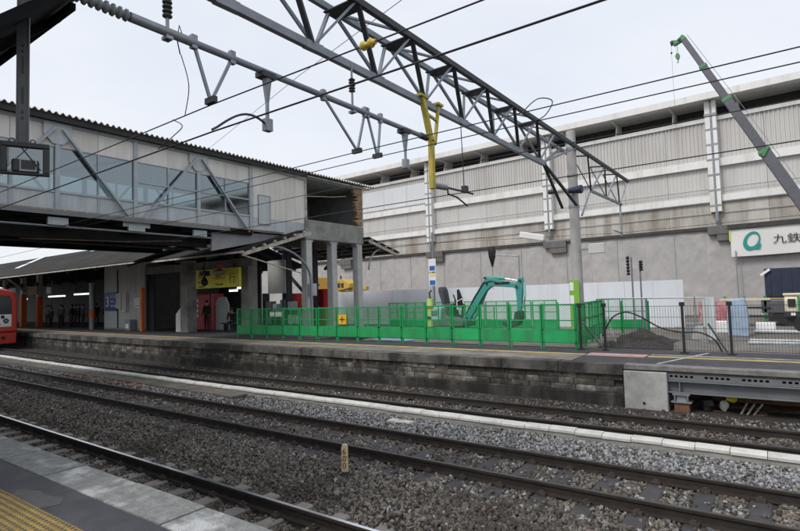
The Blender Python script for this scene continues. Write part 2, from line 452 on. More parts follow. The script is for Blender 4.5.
def moved(mb, d, rz=0.0, ry=0.0):
    M_ = Matrix.Rotation(rz, 4, 'Z') @ Matrix.Rotation(ry, 4, 'Y')
    o = MB(); o.v = [tuple((M_ @ Vector(p)) + Vector(d)) for p in mb.v]; o.f = list(mb.f); o.m = list(mb.m)
    return o

def cv(u):           # the tracks bend very gently away to the left
    return 0.0007 * u * u if u < 0 else 0.0
def cvp(u):          # the far platform edge follows them
    return 0.0008 * u * u if u < 0 else 0.0
def frange(a, b, n):
    return [a + (b - a) * i / n for i in range(n + 1)]
def lrnd(a, b):
    return random.uniform(a, b)

# ================================================================ GROUND, BALLAST, TRACKS
g = MB().add([(-900, -300, -0.6), (900, -300, -0.6), (900, 1500, -0.6), (-900, 1500, -0.6)], [(0, 1, 2, 3)])
struct(g.build('ground', DIRT))

def bedh(u, v):
    h = -0.15
    for tcx in (3.865, 7.28, 10.475):
        d = abs(v - cv(u) - tcx)
        if d < 1.25:
            h = min(h, (-0.215 if tcx < 5 else -0.178) + max(0, d - 1.0) * 0.18)
    return h + 0.018 * noise.noise((u * 1.3, v * 1.3, 3.1)) + 0.012 * noise.noise((u * 4, v * 4, 9.1))
mb = MB()
us = frange(-80, -26, 90) + frange(-25.7, 16, 139)
vs = frange(2.36, 13.4, 60)
for u in us:
    for v in vs:
        vv = v + (cv(u) if v > 2.5 else 0)
        mb.v.append((u, vv, bedh(u, vv)))
nv = len(vs)
for i in range(len(us) - 1):
    for j in range(nv - 1):
        mb.f.append((i * nv + j, (i + 1) * nv + j, (i + 1) * nv + j + 1, i * nv + j + 1)); mb.m.append(0)
struct(mb.build('ballast_bed', BALL, smooth=True))

RPROF = [(-0.0625, -0.153), (0.0625, -0.153), (0.0625, -0.142), (0.012, -0.122), (0.009, -0.045), (0.0325, -0.036), (0.0325, -0.006),
         (0.022, 0.0), (-0.022, 0.0), (-0.0325, -0.006), (-0.0325, -0.036), (-0.009, -0.045), (-0.012, -0.122), (-0.0625, -0.142)]
RMI = [0] * 14; RMI[7] = 1
rus = frange(-75, 14, 89)
TR = [(3.865, RAILT, SLPC, 0.63, 0.21, -7.59, 'railway track nearest the platform edge, its one visible rail polished bright'),
      (7.28, RAILD, SLPD, 0.572, 0.24, -0.358, 'middle railway track with two dull dark rails and slate grey sleepers'),
      (10.475, RAILD, SLPD, 0.60, 0.24, -0.2, 'farthest railway track running close under the stone platform wall')]
clipm = MB().box(-0.05, 0.05, 0.045, 0.12, -0.155, -0.108).box(-0.025, 0.025, 0.07, 0.10, -0.11, -0.085).mesh('rail_clip', CLIP)
clipm2 = MB().box(-0.05, 0.05, -0.12, -0.045, -0.155, -0.108).box(-0.025, 0.025, -0.10, -0.07, -0.11, -0.085).mesh('rail_clip', CLIP)
GAUGE = 0.5335 + 0.0325
stone_block = []
for ti, (vc, hm, sm, sp, swd, u0, lab) in enumerate(TR):
    t = thing('railway_track', lab, 'railway track', (0, vc, -0.15))
    for sgn in (-1, 1):
        MB().sweep([(vc + sgn * GAUGE + a, b) for a, b in RPROF], rus, cv, mi=RMI).build('rail', [RAILS, hm], t)
    sm_me = MB().prism([(-swd / 2, -0.33), (swd / 2, -0.33), (swd / 2, -0.17), (swd / 2 - 0.02, -0.153), (-swd / 2 + 0.02, -0.153), (-swd / 2, -0.17)],
                       'y', -1.0, 1.0).mesh('sleeper', sm)
    n = 0
    k = -int((14 - abs(u0)) / sp)
    u = u0 + sp * int((6 - u0) / sp)
    while u > -70 and n < 130:
        ang = math.atan(0.0014 * u) if u < 0 else 0
        s = put(sm_me, 'sleeper', t, (u, vc + cv(u), 0.0), (0, 0, ang + lrnd(-0.012, 0.012)))
        stone_block.append((u, vc + cv(u), swd))
        if u > -22 and ti < 2:
            for sgn in (-1, 1):
                put(clipm, 'rail_clip', s, (u, 0, 0)).location = (0, sgn * GAUGE, 0)
                put(clipm2, 'rail_clip', s, (u, 0, 0)).location = (0, sgn * GAUGE, 0)
        u -= sp; n += 1

# loose stones
def fwdd(u, v):
    return FWD.x * u + FWD.y * v
def gravel(name, mtl, pts, label):
    me = bpy.data.meshes.new(name)
    me.from_pydata([p[:3] for p in pts], [], [])
    a = me.attributes.new('siz', 'FLOAT', 'POINT'); a.data.foreach_set('value', [p[3] for p in pts])
    o = bpy.data.objects.new(name, me); COL.objects.link(o)
    tag(o, label, 'gravel', kind='stuff')
    ng = bpy.data.node_groups.new(name, 'GeometryNodeTree')
    ng.interface.new_socket('Geometry', in_out='INPUT', socket_type='NodeSocketGeometry')
    ng.interface.new_socket('Geometry', in_out='OUTPUT', socket_type='NodeSocketGeometry')
    N, Lk = ng.nodes, ng.links
    gi = N.new('NodeGroupInput'); go = N.new('NodeGroupOutput'); jn = N.new('GeometryNodeJoinGeometry')
    idx = N.new('GeometryNodeInputIndex')
    rv = N.new('FunctionNodeRandomValue'); rv.data_type = 'FLOAT_VECTOR'
    rv.inputs[0].default_value = (0, 0, 0); rv.inputs[1].default_value = (6.28, 6.28, 6.28)
    sv = N.new('FunctionNodeRandomValue'); sv.data_type = 'FLOAT_VECTOR'
    sv.inputs[0].default_value = (0.7, 0.6, 0.45); sv.inputs[1].default_value = (1.5, 1.15, 0.85); sv.inputs['Seed'].default_value = 5
    at = N.new('GeometryNodeInputNamedAttribute'); at.data_type = 'FLOAT'; at.inputs[0].default_value = 'siz'
    sc = N.new('ShaderNodeVectorMath'); sc.operation = 'SCALE'
    Lk.new(sv.outputs[0], sc.inputs[0]); Lk.new(at.outputs[0], sc.inputs['Scale'])
    sm_ = N.new('GeometryNodeSetMaterial'); sm_.inputs['Material'].default_value = mtl
    for k in range(4):
        ico = N.new('GeometryNodeMeshIcoSphere'); ico.inputs['Subdivisions'].default_value = 1 if k < 3 else 2
        sp_ = N.new('GeometryNodeSetPosition')
        pos = N.new('GeometryNodeInputPosition')
        ad = N.new('ShaderNodeVectorMath'); ad.operation = 'ADD'; ad.inputs[1].default_value = (k * 3.7, k * 1.3, 2.2)
        nz_ = N.new('ShaderNodeTexNoise'); nz_.inputs['Scale'].default_value = 0.9
        sb = N.new('ShaderNodeVectorMath'); sb.operation = 'SUBTRACT'; sb.inputs[1].default_value = (0.5, 0.5, 0.5)
        ml = N.new('ShaderNodeVectorMath'); ml.operation = 'SCALE'; ml.inputs['Scale'].default_value = 1.9
        Lk.new(pos.outputs[0], ad.inputs[0]); Lk.new(ad.outputs[0], nz_.inputs['Vector'])
        Lk.new(nz_.outputs['Color'], sb.inputs[0]); Lk.new(sb.outputs[0], ml.inputs[0])
        Lk.new(ico.outputs[0], sp_.inputs['Geometry']); Lk.new(ml.outputs[0], sp_.inputs['Offset'])
        md = N.new('FunctionNodeCompare'); md.data_type = 'INT'; md.operation = 'EQUAL'
        mo = N.new('ShaderNodeMath'); mo.operation = 'MODULO'; mo.inputs[1].default_value = 4
        Lk.new(idx.outputs[0], mo.inputs[0]); Lk.new(mo.outputs[0], md.inputs[2]); md.inputs[3].default_value = k
        ip = N.new('GeometryNodeInstanceOnPoints')
        Lk.new(gi.outputs[0], ip.inputs['Points']); Lk.new(md.outputs[0], ip.inputs['Selection'])
        Lk.new(sp_.outputs[0], ip.inputs['Instance']); Lk.new(rv.outputs[0], ip.inputs['Rotation']); Lk.new(sc.outputs[0], ip.inputs['Scale'])
        Lk.new(ip.outputs[0], jn.inputs[0])
    Lk.new(jn.outputs[0], sm_.inputs[0]); Lk.new(sm_.outputs[0], go.inputs[0])
    md_ = o.modifiers.new('stones', 'NODES'); md_.node_group = ng
    return o

ga, gb, gr_ = [], [], []
rr = random.Random(5)
for t_ in range(430000):
    u = 5.0 - 40.0 * rr.random() ** 1.25
    v = 2.42 + 9.9 * rr.random()
    c_ = cv(u)
    d = fwdd(u, v)
    if d < 2.2:
        continue
    if d > 9 and rr.random() > (9.0 / d) ** 1.5:
        continue
    w_ = v - c_
    if 9.28 < w_ < 9.62 or w_ > 12.25:
        continue
    siz = rr.uniform(0.015, 0.032) * (1.0 + max(0, d - 12) * 0.02)
    onrail = False
    for vc, *_ in TR:
        for sgn in (-1, 1):
            if abs(w_ - vc - sgn * GAUGE) < 0.055 + siz:
                onrail = True
    if onrail:
        continue
    z = bedh(u, v) + siz * rr.uniform(0.15, 0.85)
    in2 = abs(w_ - 7.28) < 1.0
    in1 = abs(w_ - 3.865) < 1.0
    in3 = abs(w_ - 10.475) < 1.0
    skip = False
    if in1 or in2 or in3:
        for (su, sv_, swd) in ((None,) * 3,) if False else ():
            pass
        vc, sp, u0, swd = (3.865, 0.63, -7.59, 0.21) if in1 else (7.28, 0.572, -0.358, 0.24) if in2 else (10.475, 0.60, -0.2, 0.24)
        du = (u - u0) % sp; du = min(du, sp - du)
        if du < swd / 2 + siz * 0.4:
            # stray stones lie on the sleepers, more of them away from the rails
            if rr.random() < (0.975 if in1 else 0.955 if in2 else 0.35):
                continue
            z = -0.153 + siz * 0.5
    if 8.70 < w_ < 9.28 and u < -11.5 and rr.random() < 0.88:
        continue
    if w_ > 9.6 and rr.random() < (0.55 if in3 else 0.8):
        continue
    pale = 0.05 if w_ < 6.1 else 0.22 if w_ < 8.0 else 0.85 if w_ < 9.3 else 0.10
    if u < -9 and w_ > 5: pale *= 0.75
    dr = min(abs(w_ - vc_ - sg_ * GAUGE) for vc_ in (3.865, 7.28, 10.475) for sg_ in (-1, 1))
    if rr.random() < 0.6 * max(0.12, 1 - dr / 0.55):
        gr_.append((u, v, z, siz)); continue
    (gb if rr.random() < pale else ga).append((u, v, z, siz))
gravel('gravel', GRAV, ga, 'dark brown grey ballast stones lying between the rails')
gravel('gravel', GRAVL, gb, 'pale grey ballast stones heaped beside the white kerb')

gravel('gravel', GRAVR, gr_, 'rust stained ballast stones along the rails')

# white kerb between the middle and the far track
mb = MB().sweep([(9.36, -0.45), (9.58, -0.45), (9.58, -0.062), (9.36, -0.062)], frange(-60, 8, 68), cv)
kerb = struct(mb.build('kerb', KERBF))
kb_me = MB().prism([(9.335 - 9.44, -0.058), (9.555 - 9.44, -0.058), (9.555 - 9.44, -0.005), (9.53 - 9.44, 0.012), (9.37 - 9.44, 0.012), (9.335 - 9.44, -0.018)],
                   'x', -0.226, 0.226).mesh('kerb_block', KERB)
u = 1.3
k = 0
while u > -46:
    ang = math.atan(0.0014 * u) if u < 0 else 0
    put(kb_me, 'kerb_block', kerb, (u, 9.44 + cv(u) + lrnd(-0.006, 0.006), lrnd(-0.006, 0.006)), (lrnd(-0.012, 0.012), lrnd(-0.006, 0.006), ang + lrnd(-0.008, 0.008)))
    u -= 0.4615; k += 1
struct(kerb)

# covered cable trough beside the kerb
tr = thing('cable_trough', 'brownish concrete cable trough with flat lids beside the white kerb', 'cable trough', (-25, 9, -0.2))
MB().sweep([(8.78, -0.4), (9.24, -0.4), (9.24, -0.125), (8.78, -0.125)], frange(-46, -12, 34), cv).build('trough_body', KERBF, tr)
lid = MB().box(-0.245, 0.245, -0.24, 0.24, -0.125, -0.085).mesh('lid', TROUGH)
u = -12.2
while u > -45.5:
    put(lid, 'lid', tr, (u, 9.01 + cv(u) + lrnd(-.01, .01), lrnd(-0.008, 0.008)), (lrnd(-.01, .01), 0, math.atan(0.0014 * u) + lrnd(-.01, .01)))
    u -= 0.5
tag(MB().box(-6.75, -6.2, 8.78, 8.98, -0.135, -0.10).build('wooden_board', WOODW, base=True), 'weathered board lying flat on the pale gravel by the kerb', 'board')

# ================================================================ NEAR PLATFORM
PZ = 0.92
npf = struct(MB().prism([(-9, -0.5), (2.34, -0.5), (2.34, 0.80), (2.06, 0.80), (2.06, PZ - 0.008), (-9, PZ - 0.008)], 'x', -60, 8).build('platform', ASPH))
tl = MB().box(-0.483, 0.483, 2.066, 2.43, 0.802, PZ)
for i in range(22):
    for j in range(8):
        x_ = -0.45 + i * 0.043; y_ = 2.095 + j * 0.043
        tl.add([(x_ - .012, y_ - .012, PZ - .001), (x_ + .012, y_ - .012, PZ - .001), (x_ + .012, y_ + .012, PZ - .001), (x_ - .012, y_ + .012, PZ - .001), (x_, y_, PZ + .005)],
               [(0, 1, 4), (1, 2, 4), (2, 3, 4), (3, 0, 4)])
tl = tl.mesh('paving_slab', TILE)
u = -3.12 + 0.975
while u > -18:
    o = put(tl, 'paving_slab', npf, (u, 0, lrnd(-0.003, 0.003)), (lrnd(-.003, .003), lrnd(-.002, .002), 0))
    u -= 0.975
tt = MB().box(-0.148, 0.148, -0.148, 0.148, -0.01, 0.006)
for i in range(6):
    for j in range(6):
        x_, y_ = -0.125 + i * 0.05, -0.125 + j * 0.05
        q = []
        for rad, zz in ((0.0165, 0.0055), (0.011, 0.012)):
            for k in range(6):
                q.append((x_ + rad * math.cos(k * math.pi / 3), y_ + rad * math.sin(k * math.pi / 3), zz))
        tt.add(q, [(k, (k + 1) % 6, 6 + (k + 1) % 6, 6 + k) for k in range(6)] + [(6, 7, 8, 9, 10, 11)], 1)
tt = tt.mesh('tactile_tile', [YELT, mat('worn_dome', (0.105, 0.08, 0.045), 0.8, var=0.3, scale=20, bump=0.2)])
for i in range(38):
    for j in range(2):
        put(tt, 'tactile_tile', npf, (-2.2 - i * 0.30, 1.575 - j * 0.30, PZ - 0.004 + lrnd(-.001, .001)))
MB().prism([(-5.35, 1.80), (-5.22, 1.70), (-4.95, 1.66), (-4.70, 1.74), (-4.66, 1.86), (-4.78, 1.93), (-5.0, 1.88), (-5.15, 1.90)], 'z', PZ - 0.010, PZ - 0.004).build('worn_patch', mat('asphalt_worn_patch', (0.085, 0.083, 0.084), 0.85, var=0.3, scale=9, bump=0.3, col2=(0.05, 0.05, 0.055), cov=0.4, s2=9), npf)
tag(struct(npf))
dbr = MB()
for k in range(150):
    t_ = random.random()
    u_ = lrnd(-21.5, -16.0); v_ = 8.55 + cv(u_) + lrnd(-.28, .28) * (1 - abs(u_ + 18.7) / 4)
    a_ = lrnd(0, 3.1); r_ = lrnd(.03, .09)
    dx_, dy_ = r_ * math.cos(a_), r_ * math.sin(a_)
    dbr.beam((u_ - dx_, v_ - dy_, -0.115 + lrnd(0, .03)), (u_ + dx_, v_ + dy_, -0.11 + lrnd(0, .03)), r_ * .7, 0.012)
tag(dbr.build('debris', LITTER), 'rust brown leaves and scraps lying beside the cable trough', 'debris', kind='stuff')

# ================================================================ FAR PLATFORM
FZ = 0.78
VE = 12.45
fpf = struct(MB().sweep([(VE + 0.10, -0.6), (24.5, -0.6), (24.5, FZ - 0.006), (VE + 0.30, FZ - 0.006), (VE + 0.30, FZ - 0.23), (VE + 0.10, FZ - 0.23)],
                        frange(-75, -15.5, 60), cvp).build('platform', ASPH))
MB().sweep([(VE + 0.10, -0.6), (15.65, -0.6), (15.65, FZ - 0.006), (VE + 0.30, FZ - 0.006), (VE + 0.30, FZ - 0.23), (VE + 0.10, FZ - 0.23)],
           frange(-15.5, -2.95, 13), cvp).build('platform_slab', ASPH, fpf)
MB().box(-2.95, 14, VE + 0.30, 15.65, 0.655, FZ - 0.006).build('platform_slab', ASPH, fpf)
MB().box(-2.95, 14, VE - 0.02, VE + 0.30, 0.68, FZ).build('deck_edge', mat('deck_edge_concrete', (0.19, 0.185, 0.175), 0.85, var=0.25, scale=4, bump=0.3, col2=(0.11, 0.105, 0.10), cov=0.35, s2=5), fpf, bevel=0.01)
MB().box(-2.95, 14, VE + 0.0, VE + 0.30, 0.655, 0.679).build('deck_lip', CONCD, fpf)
# coping stones
cp = MB().box(-0.722, 0.722, -0.06, 0.30, FZ - 0.225, FZ).mesh('coping_block', COPE)
u = -3.68
n = 0
while u > -62:
    ang = math.atan(0.0016 * u)
    put(cp, 'coping_block', fpf, (u, VE + cvp(u) + lrnd(-.012, .012), lrnd(-0.008, 0.004)), (lrnd(-.01, .01), 0, ang))
    u -= 1.46; n += 1
# squared wall stones in courses
bases = []
for k in range(6):
    L_ = (0.36, 0.42, 0.48, 0.54, 0.6, 0.46)[k]
    m_ = MB()
    q = []
    for y_ in (-1, 1):
        for x_, z_ in ((-1, -1), (1, -1), (1, 1), (-1, 1)):
            q.append((x_ * (L_ / 2 - 0.007) + lrnd(-.006, .006) * (y_ < 0), y_ * 0.1, z_ * 0.067 + lrnd(-.006, .006) * (y_ < 0)))
    cen = (lrnd(-.08, .08), -0.1 - lrnd(0.008, 0.024), lrnd(-.02, .02))
    q.append(cen)
    m_.add(q, [(0, 1, 8), (1, 2, 8), (2, 3, 8), (3, 0, 8), (4, 7, 6, 5), (0, 4, 5, 1), (1, 5, 6, 2), (2, 6, 7, 3), (3, 7, 4, 0)])
    bases.append((L_, m_.mesh('stone', STONE)))
nst = 0
for row in range(3):
    z_ = 0.482 - row * 0.142
    u = -2.98 - (0.2 if row == 1 else 0)
    while u > -45:
        L_, me_ = random.choice(bases)
        uc = u - L_ / 2
        put(me_, 'stone', fpf, (uc, VE + 0.13 + cvp(uc) + lrnd(-.014, .014), z_), (0, 0, math.atan(0.0016 * uc)))
        u -= L_; nst += 1
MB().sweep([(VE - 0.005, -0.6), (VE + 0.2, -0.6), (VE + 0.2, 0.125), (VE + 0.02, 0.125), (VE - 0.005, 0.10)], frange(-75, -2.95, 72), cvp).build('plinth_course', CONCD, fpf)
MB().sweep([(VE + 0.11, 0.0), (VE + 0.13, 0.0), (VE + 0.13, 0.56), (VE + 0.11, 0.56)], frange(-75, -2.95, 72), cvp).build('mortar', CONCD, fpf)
# surface markings of the platform
def strip(name, v0, v1, u0, u1, m_, z=FZ):
    n_ = max(1, int((u1 - u0) / 1.0))
    o_ = MB().sweep([(v0, z - 0.004), (v1, z - 0.004), (v1, z + 0.004), (v0, z + 0.004)], frange(u0, u1, n_), cvp).build(name, m_, fpf)
    return o_
YL = mat('worn_yellow_line', (0.50, 0.36, 0.12), 0.8, var=0.15, scale=6, bump=0.1, col2=(0.20, 0.18, 0.14), cov=0.4, s2=3)
RL = mat('worn_red_line', (0.50, 0.20, 0.17), 0.8, var=0.15, scale=6, bump=0.1, col2=(0.25, 0.2, 0.19), cov=0.35, s2=4)
WLN = mat('worn_white_line', (0.5, 0.5, 0.48), 0.8, var=0.15, scale=6, bump=0.1, col2=(0.22, 0.22, 0.22), cov=0.4, s2=4)
PALE = mat('pale_walkway', (0.23, 0.205, 0.175), 0.85, var=0.25, scale=1.5, bump=0.2, col2=(0.11, 0.105, 0.10), cov=0.4, s2=1.2)
strip('pale_paving', VE + 0.32, 13.75, -60, -4.2, PALE)
strip('tactile_strip', 13.85, 14.12, -60, -4.25, YL)
strip('tactile_strip', 13.95, 14.20, -2.75, 14, YL)
strip('red_line', 14.3, 14.42, -4.2, -2.8, RL)
strip('white_line', 14.08, 14.26, -4.2, -2.8, WLN)
strip('red_line', 13.8, 14.02, -4.2, -2.8, RL)
strip('white_line', 14.42, 14.50, -2.75, 14, WLN)
MB().prism([(-2.35, 12.8), (-2.28, 12.8), (-1.55, 15.2), (-1.62, 15.2)], 'z', FZ - 0.004, FZ + 0.006).build('white_line', WLN, fpf)
fpf['kind'] = 'structure'
bpy.context.view_layer.update()

# concrete abutment, girder and trestle of the newer platform end
ab = MB().box(-2.945, -2.085, VE - 0.075, VE + 0.9, -0.45, 0.652)
ab = tag(ab.build('concrete_abutment', CONCL, base=True, bevel=0.015), 'pale concrete abutment block where the stone wall meets the girder', 'abutment')
MB().lathe([(0.03, 0), (0.03, 0.02)], (-2.55, VE - 0.085, -0.02), 10, 'y').build('drain_hole', BLACK, ab)
gd = thing('platform_girder', 'long grey steel I-beam with holed top channel carrying the platform end', 'girder', (0, VE, 0.2))
b = MB()
x = -2.08
b.box(-2.08, 14, VE + 0.03, VE + 0.05, 0.60, 0.65).box(-2.08, 14, VE + 0.03, VE + 0.05, 0.50, 0.555)
pat = 0
while x < 14:
    for k in range(5):
        b.box(x, x + 0.035, VE + 0.03, VE + 0.05, 0.555, 0.60); x += 0.095
    b.box(x, x + 0.17, VE + 0.03, VE + 0.05, 0.555, 0.60); x += 0.17
b.box(-2.08, 14, VE + 0.05, VE + 0.35, 0.635, 0.652).box(-2.08, 14, VE + 0.05, VE + 0.35, 0.50, 0.51)
b.build('holed_channel', IBEAM, gd)
MB().box(-2.08, 14, VE + 0.30, VE + 0.32, 0.51, 0.635).build('channel_back', DARKU, gd)
b = MB().box(-2.08, 14, VE - 0.03, VE + 0.27, 0.472, 0.495).box(-2.08, 14, VE - 0.03, VE + 0.27, 0.235, 0.26).box(-2.08, 14, VE + 0.11, VE + 0.13, 0.26, 0.472)
b.build('i_beam', IBEAM, gd, bevel=0.004)
for x in (-1.86, 0.8, 3.5):
    MB().box(x - .01, x + .01, VE - 0.02, VE + 0.11, 0.26, 0.472).build('stiffener', IBEAM, gd)
MB().box(-2.05, 14, 13.0, 13.04, 0.05, 0.22).box(-2.05, 14, 13.0, 13.2, 0.2, 0.22).build('inner_beam', RUSTB, gd)
tp = thing('rusty_trestle', 'rust brown steel stub column with bracket under the girder', 'trestle', (-1.84, VE + 0.1, -0.35))
MB().box(-1.98, -1.70, VE - 0.02, VE + 0.24, -0.45, 0.045).build('stub_column', RUSTB, tp, bevel=0.01)
MB().box(-2.03, -1.65, VE - 0.06, VE + 0.28, 0.045, 0.07).box(-1.93, -1.75, VE, VE + 0.2, 0.07, 0.20).box(-2.0, -1.68, VE - 0.05, VE + 0.26, 0.20, 0.233).build('bracket', STEELG, tp)
for dx in (-0.12, 0.12):
    MB().lathe([(0.016, 0), (0.016, 0.12)], (-1.84 + dx, VE - 0.035, 0.08), 8).build('bolt', STEELG, tp)
# floor of litter and retaining sheets below the girder
m_ = MB()
nx, ny = 60, 10
for i in range(nx + 1):
    for j in range(ny + 1):
        x = -2.08 + 16 * i / nx; y = 12.35 + 2.6 * j / ny
        m_.v.append((x, y, -0.20 + 0.055 * j / ny * 3 + 0.05 * noise.noise((x * 3, y * 3, 1)) - (0.1 if j == 0 else 0)))
for i in range(nx):
    for j in range(ny):
        q = i * (ny + 1) + j
        m_.f.append((q, q + ny + 1, q + ny + 2, q + 1)); m_.m.append(0)
struct(m_.build('soil_slope', LITTER))
sh = thing('sheet_pile_wall', 'rust brown sheet pile wall in the shade below the girder', 'sheet pile wall', (4, 14.2, -0.3))
for i in range(26):
    x = -1.2 + i * 0.55
    MB().prism([(x, 14.0), (x + 0.14, 14.0), (x + 0.22, 14.14), (x + 0.46, 14.14), (x + 0.54, 14.0), (x + 0.548, 14.0), (x + 0.548, 14.18), (x, 14.18)], 'z', -0.5, 0.5).build('sheet_pile', RUSTB, sh)
MB().box(-2.08, -1.2, 13.6, 13.8, -0.5, 0.6).build('end_panel', DARKU, sh)
bag = MB()
def blob(c, r, sq=(1, 1, 1), seed=0, n=10):
    o = MB(); prof = []
    for i in range(7):
        t = math.pi * i / 6
        for k in range(n):
            a = 2 * math.pi * k / n
            d = Vector((math.sin(t) * math.cos(a), math.sin(t) * math.sin(a), math.cos(t)))
            rad = r * (1 + 0.35 * noise.noise(d * 1.7 + Vector((seed, seed * 2, 0))))
            o.v.append((c[0] + d.x * rad * sq[0], c[1] + d.y * rad * sq[1], c[2] + d.z * rad * sq[2]))
    for i in range(6):
        for k in range(n):
            o.f.append((i * n + k, i * n + (k + 1) % n, (i + 1) * n + (k + 1) % n, (i + 1) * n + k)); o.m.append(0)
    return o
tag(blob((-1.42, 12.85, -0.02), 0.20, (0.7, 0.8, 1.0), 3).build('rubbish_bag', BLACK, base=True), 'black rubbish bag slumped beside the rusty stub column', 'bag')
tag(blob((-1.12, 12.85, -0.02), 0.11, (0.8, 0.6, 1.0), 5).build('rubbish_bag', mat('bag_white', (0.6, 0.6, 0.5), 0.5), base=True), 'small whitish bag lying under the yellow bag below the girder', 'bag')
tag(blob((-0.98, 12.9, 0.12), 0.11, (1.0, 0.6, 0.7), 8).build('rubbish_bag', mat('bag_yellow', (0.62, 0.55, 0.03), 0.5), base=True), 'bright yellow plastic bag below the girder', 'bag')
pk = thing('plank_pile', 'few pale splintered planks leaning in the litter below the girder', 'planks', (-0.7, 12.8, -0.2))
for k in range(3):
    MB().beam((-0.85 + k * .1, 12.75, -0.2), (-0.72 + k * .13, 12.95, 0.05), 0.03, 0.02).build('plank', WOODW, pk)

# distance post "600" between the near and the middle track
kp = thing('distance_post', 'short cream wooden post lettered 600 standing in the ballast', 'post', (-5.30, 5.86, -0.15), R(36))
MB().prism([(-0.045, 0.08), (0.045, 0.08), (0.045, 0.43), (0.03, 0.465), (-0.03, 0.465), (-0.045, 0.43)], 'y', -0.03, 0.03).build('post', mat('post_cream', (0.62, 0.50, 0.30), 0.7, var=0.12, scale=12, bump=0.15, col2=(0.4, 0.3, 0.18), cov=0.3, s2=14), kp, local=True)
MB().box(-0.046, 0.046, -0.031, 0.031, -0.1, 0.08).build('post_foot', SOIL, kp, local=True)
for i, ch in enumerate('600'):
    tx = text_mb(ch, 0.12, extrude=0.002)
    moved(tx, (-0.036, -0.0325, 0.33 - i * 0.1)).build('numeral', mat('numeral_red_brown', (0.13, 0.04, 0.03), 0.7, var=0.2, bump=0), kp, local=True)

STEELBLK = mat('near_black_steel', (0.016, 0.015, 0.015), 0.85, var=0.3, bump=0.1, spec=0.2)  # near-black colour for the footbridge chords, girders and cross beams
# ================================================================ FOOTBRIDGE
U0, U1 = -19.0, -23.0
fb = thing('footbridge', 'covered steel footbridge with pale blue grey trusses, windows and corrugated roof over the tracks', 'footbridge', (-21, 9, 0.78))
# corrugated roof: two slopes, waves run across the eaves
def corr(v0, v1, ua, za, ub, zb, pitch=0.20, amp=0.045, th=0.018):
    m_ = MB(); n_ = int((v1 - v0) / pitch * 6)
    for lvl in (0, th):
        for uu, zz in ((ua, za), (ub, zb)):
            for i in range(n_ + 1):
                v = v0 + (v1 - v0) * i / n_
                m_.v.append((uu, v, zz + lvl + amp * math.sin(2 * math.pi * v / pitch)))
    k = n_ + 1
    def q(a, b, flip=False):
        for i in range(n_):
            m_.f.append((a * k + i, a * k + i + 1, b * k + i + 1, b * k + i)); m_.m.append(0)
    q(0, 1); q(2, 3); q(0, 2); q(1, 3)
    return m_
corr(-3, 18.5, -18.62, 8.64, -21, 9.15).build('roof', ROOFW, fb)
corr(-3, 18.5, -23.38, 8.64, -21, 9.15).build('roof', ROOFW, fb)
corr(18.42, 23.55, -18.55, 8.60, -21, 9.13).build('roof', ROOFW, fb)
corr(18.42, 23.55, -23.40, 8.60, -21, 9.13).build('roof', ROOFW, fb)
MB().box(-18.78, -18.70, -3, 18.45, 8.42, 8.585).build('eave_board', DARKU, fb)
MB().box(-18.86, -18.78, 18.45, 23.4, 8.45, 8.53).build('eave_board', WOODW, fb)
MB().box(-23.2, -18.9, -3, 22.8, 8.40, 8.43).build('ceiling', GREYP, fb)
posts = [-3.0, -0.44, 2.18, 4.80, 7.42, 10.0, 12.58, 15.18]
for side, uf in ((1, U0), (-1, U1)):
    o_ = 0.05 * side
    MB().box(uf - .06, uf + .06, -3, 15.2, 8.34, 8.42).build('top_chord', STEELB, fb)
    MB().box(uf - .10, uf + .10, -3, 15.2, 5.30, 5.50).build('bottom_chord', STEELBLK, fb)
    for k in range(7):
        a, b = posts[k], posts[k + 1]
        md = (a + b) / 2
        for (x0, x1) in ((a + 0.07, md - 0.03), (md + 0.03, b - 0.07)):
            if side > 0 or b > -4:
                MB().box(uf - 0.03, uf + 0.01, x0 - 0.04, x1 + 0.03, 7.64, 8.345).build('fascia_panel', CREAM, fb)
                MB().box(uf - 0.012, uf - 0.004, x0, x1, 6.20, 7.63).build('window_pane', GLASSW, fb)
                MB().box(uf - 0.03, uf + 0.0, x0 - 0.03, x1 + 0.03, 5.50, 6.13).build('lower_panel', GREYP, fb)
        MB().box(uf - 0.03, uf + 0.03, md - 0.03, md + 0.03, 5.5, 7.64).build('mullion', STEELB, fb)
    MB().box(uf - 0.035, uf + 0.04, -3, 15.2, 6.125, 6.20).build('sill_rail', STEELB, fb)
    MB().box(uf - 0.03, uf + 0.02, -3, 15.2, 7.61, 7.645).build('window_head', STEELG, fb)
    for a, b in ((10.0, 12.58), (12.58, 15.18)):
        MB().box(uf - 0.03, uf + 0.035, a, b, 6.86, 6.92).build('transom', STEELB, fb)
    for v in posts:
        MB().box(uf - 0.07, uf + 0.075, v - 0.07, v + 0.07, 5.32, 8.42).build('post', STEELB, fb)
    for ap in (2.18, 7.42, 12.58):
        for sg in (-1, 1):
            MB().beam((uf + o_ * 2.6, ap + sg * 0.12, 8.22), (uf + o_ * 2.6, ap + sg * 2.42, 5.42), 0.07, 0.13, up=(1, 0, 0)).build('diagonal', STEELB, fb)
        MB().prism([(ap - 0.42, 8.40), (ap + 0.42, 8.40), (ap + 0.42, 8.0), (ap + 0.15, 7.72), (ap - 0.15, 7.72), (ap - 0.42, 8.0)], 'x', uf + o_ * 1.6, uf + o_ * 1.8).build('gusset_plate', GREYP, fb)
    for v in (4.80, 10.0):
        MB().prism([(v - 0.5, 5.5), (v + 0.5, 5.5), (v + 0.5, 5.2), (v - 0.5, 5.2)], 'x', uf + o_ * 2.05, uf + o_ * 2.4).build('gusset_plate', GREYP, fb)
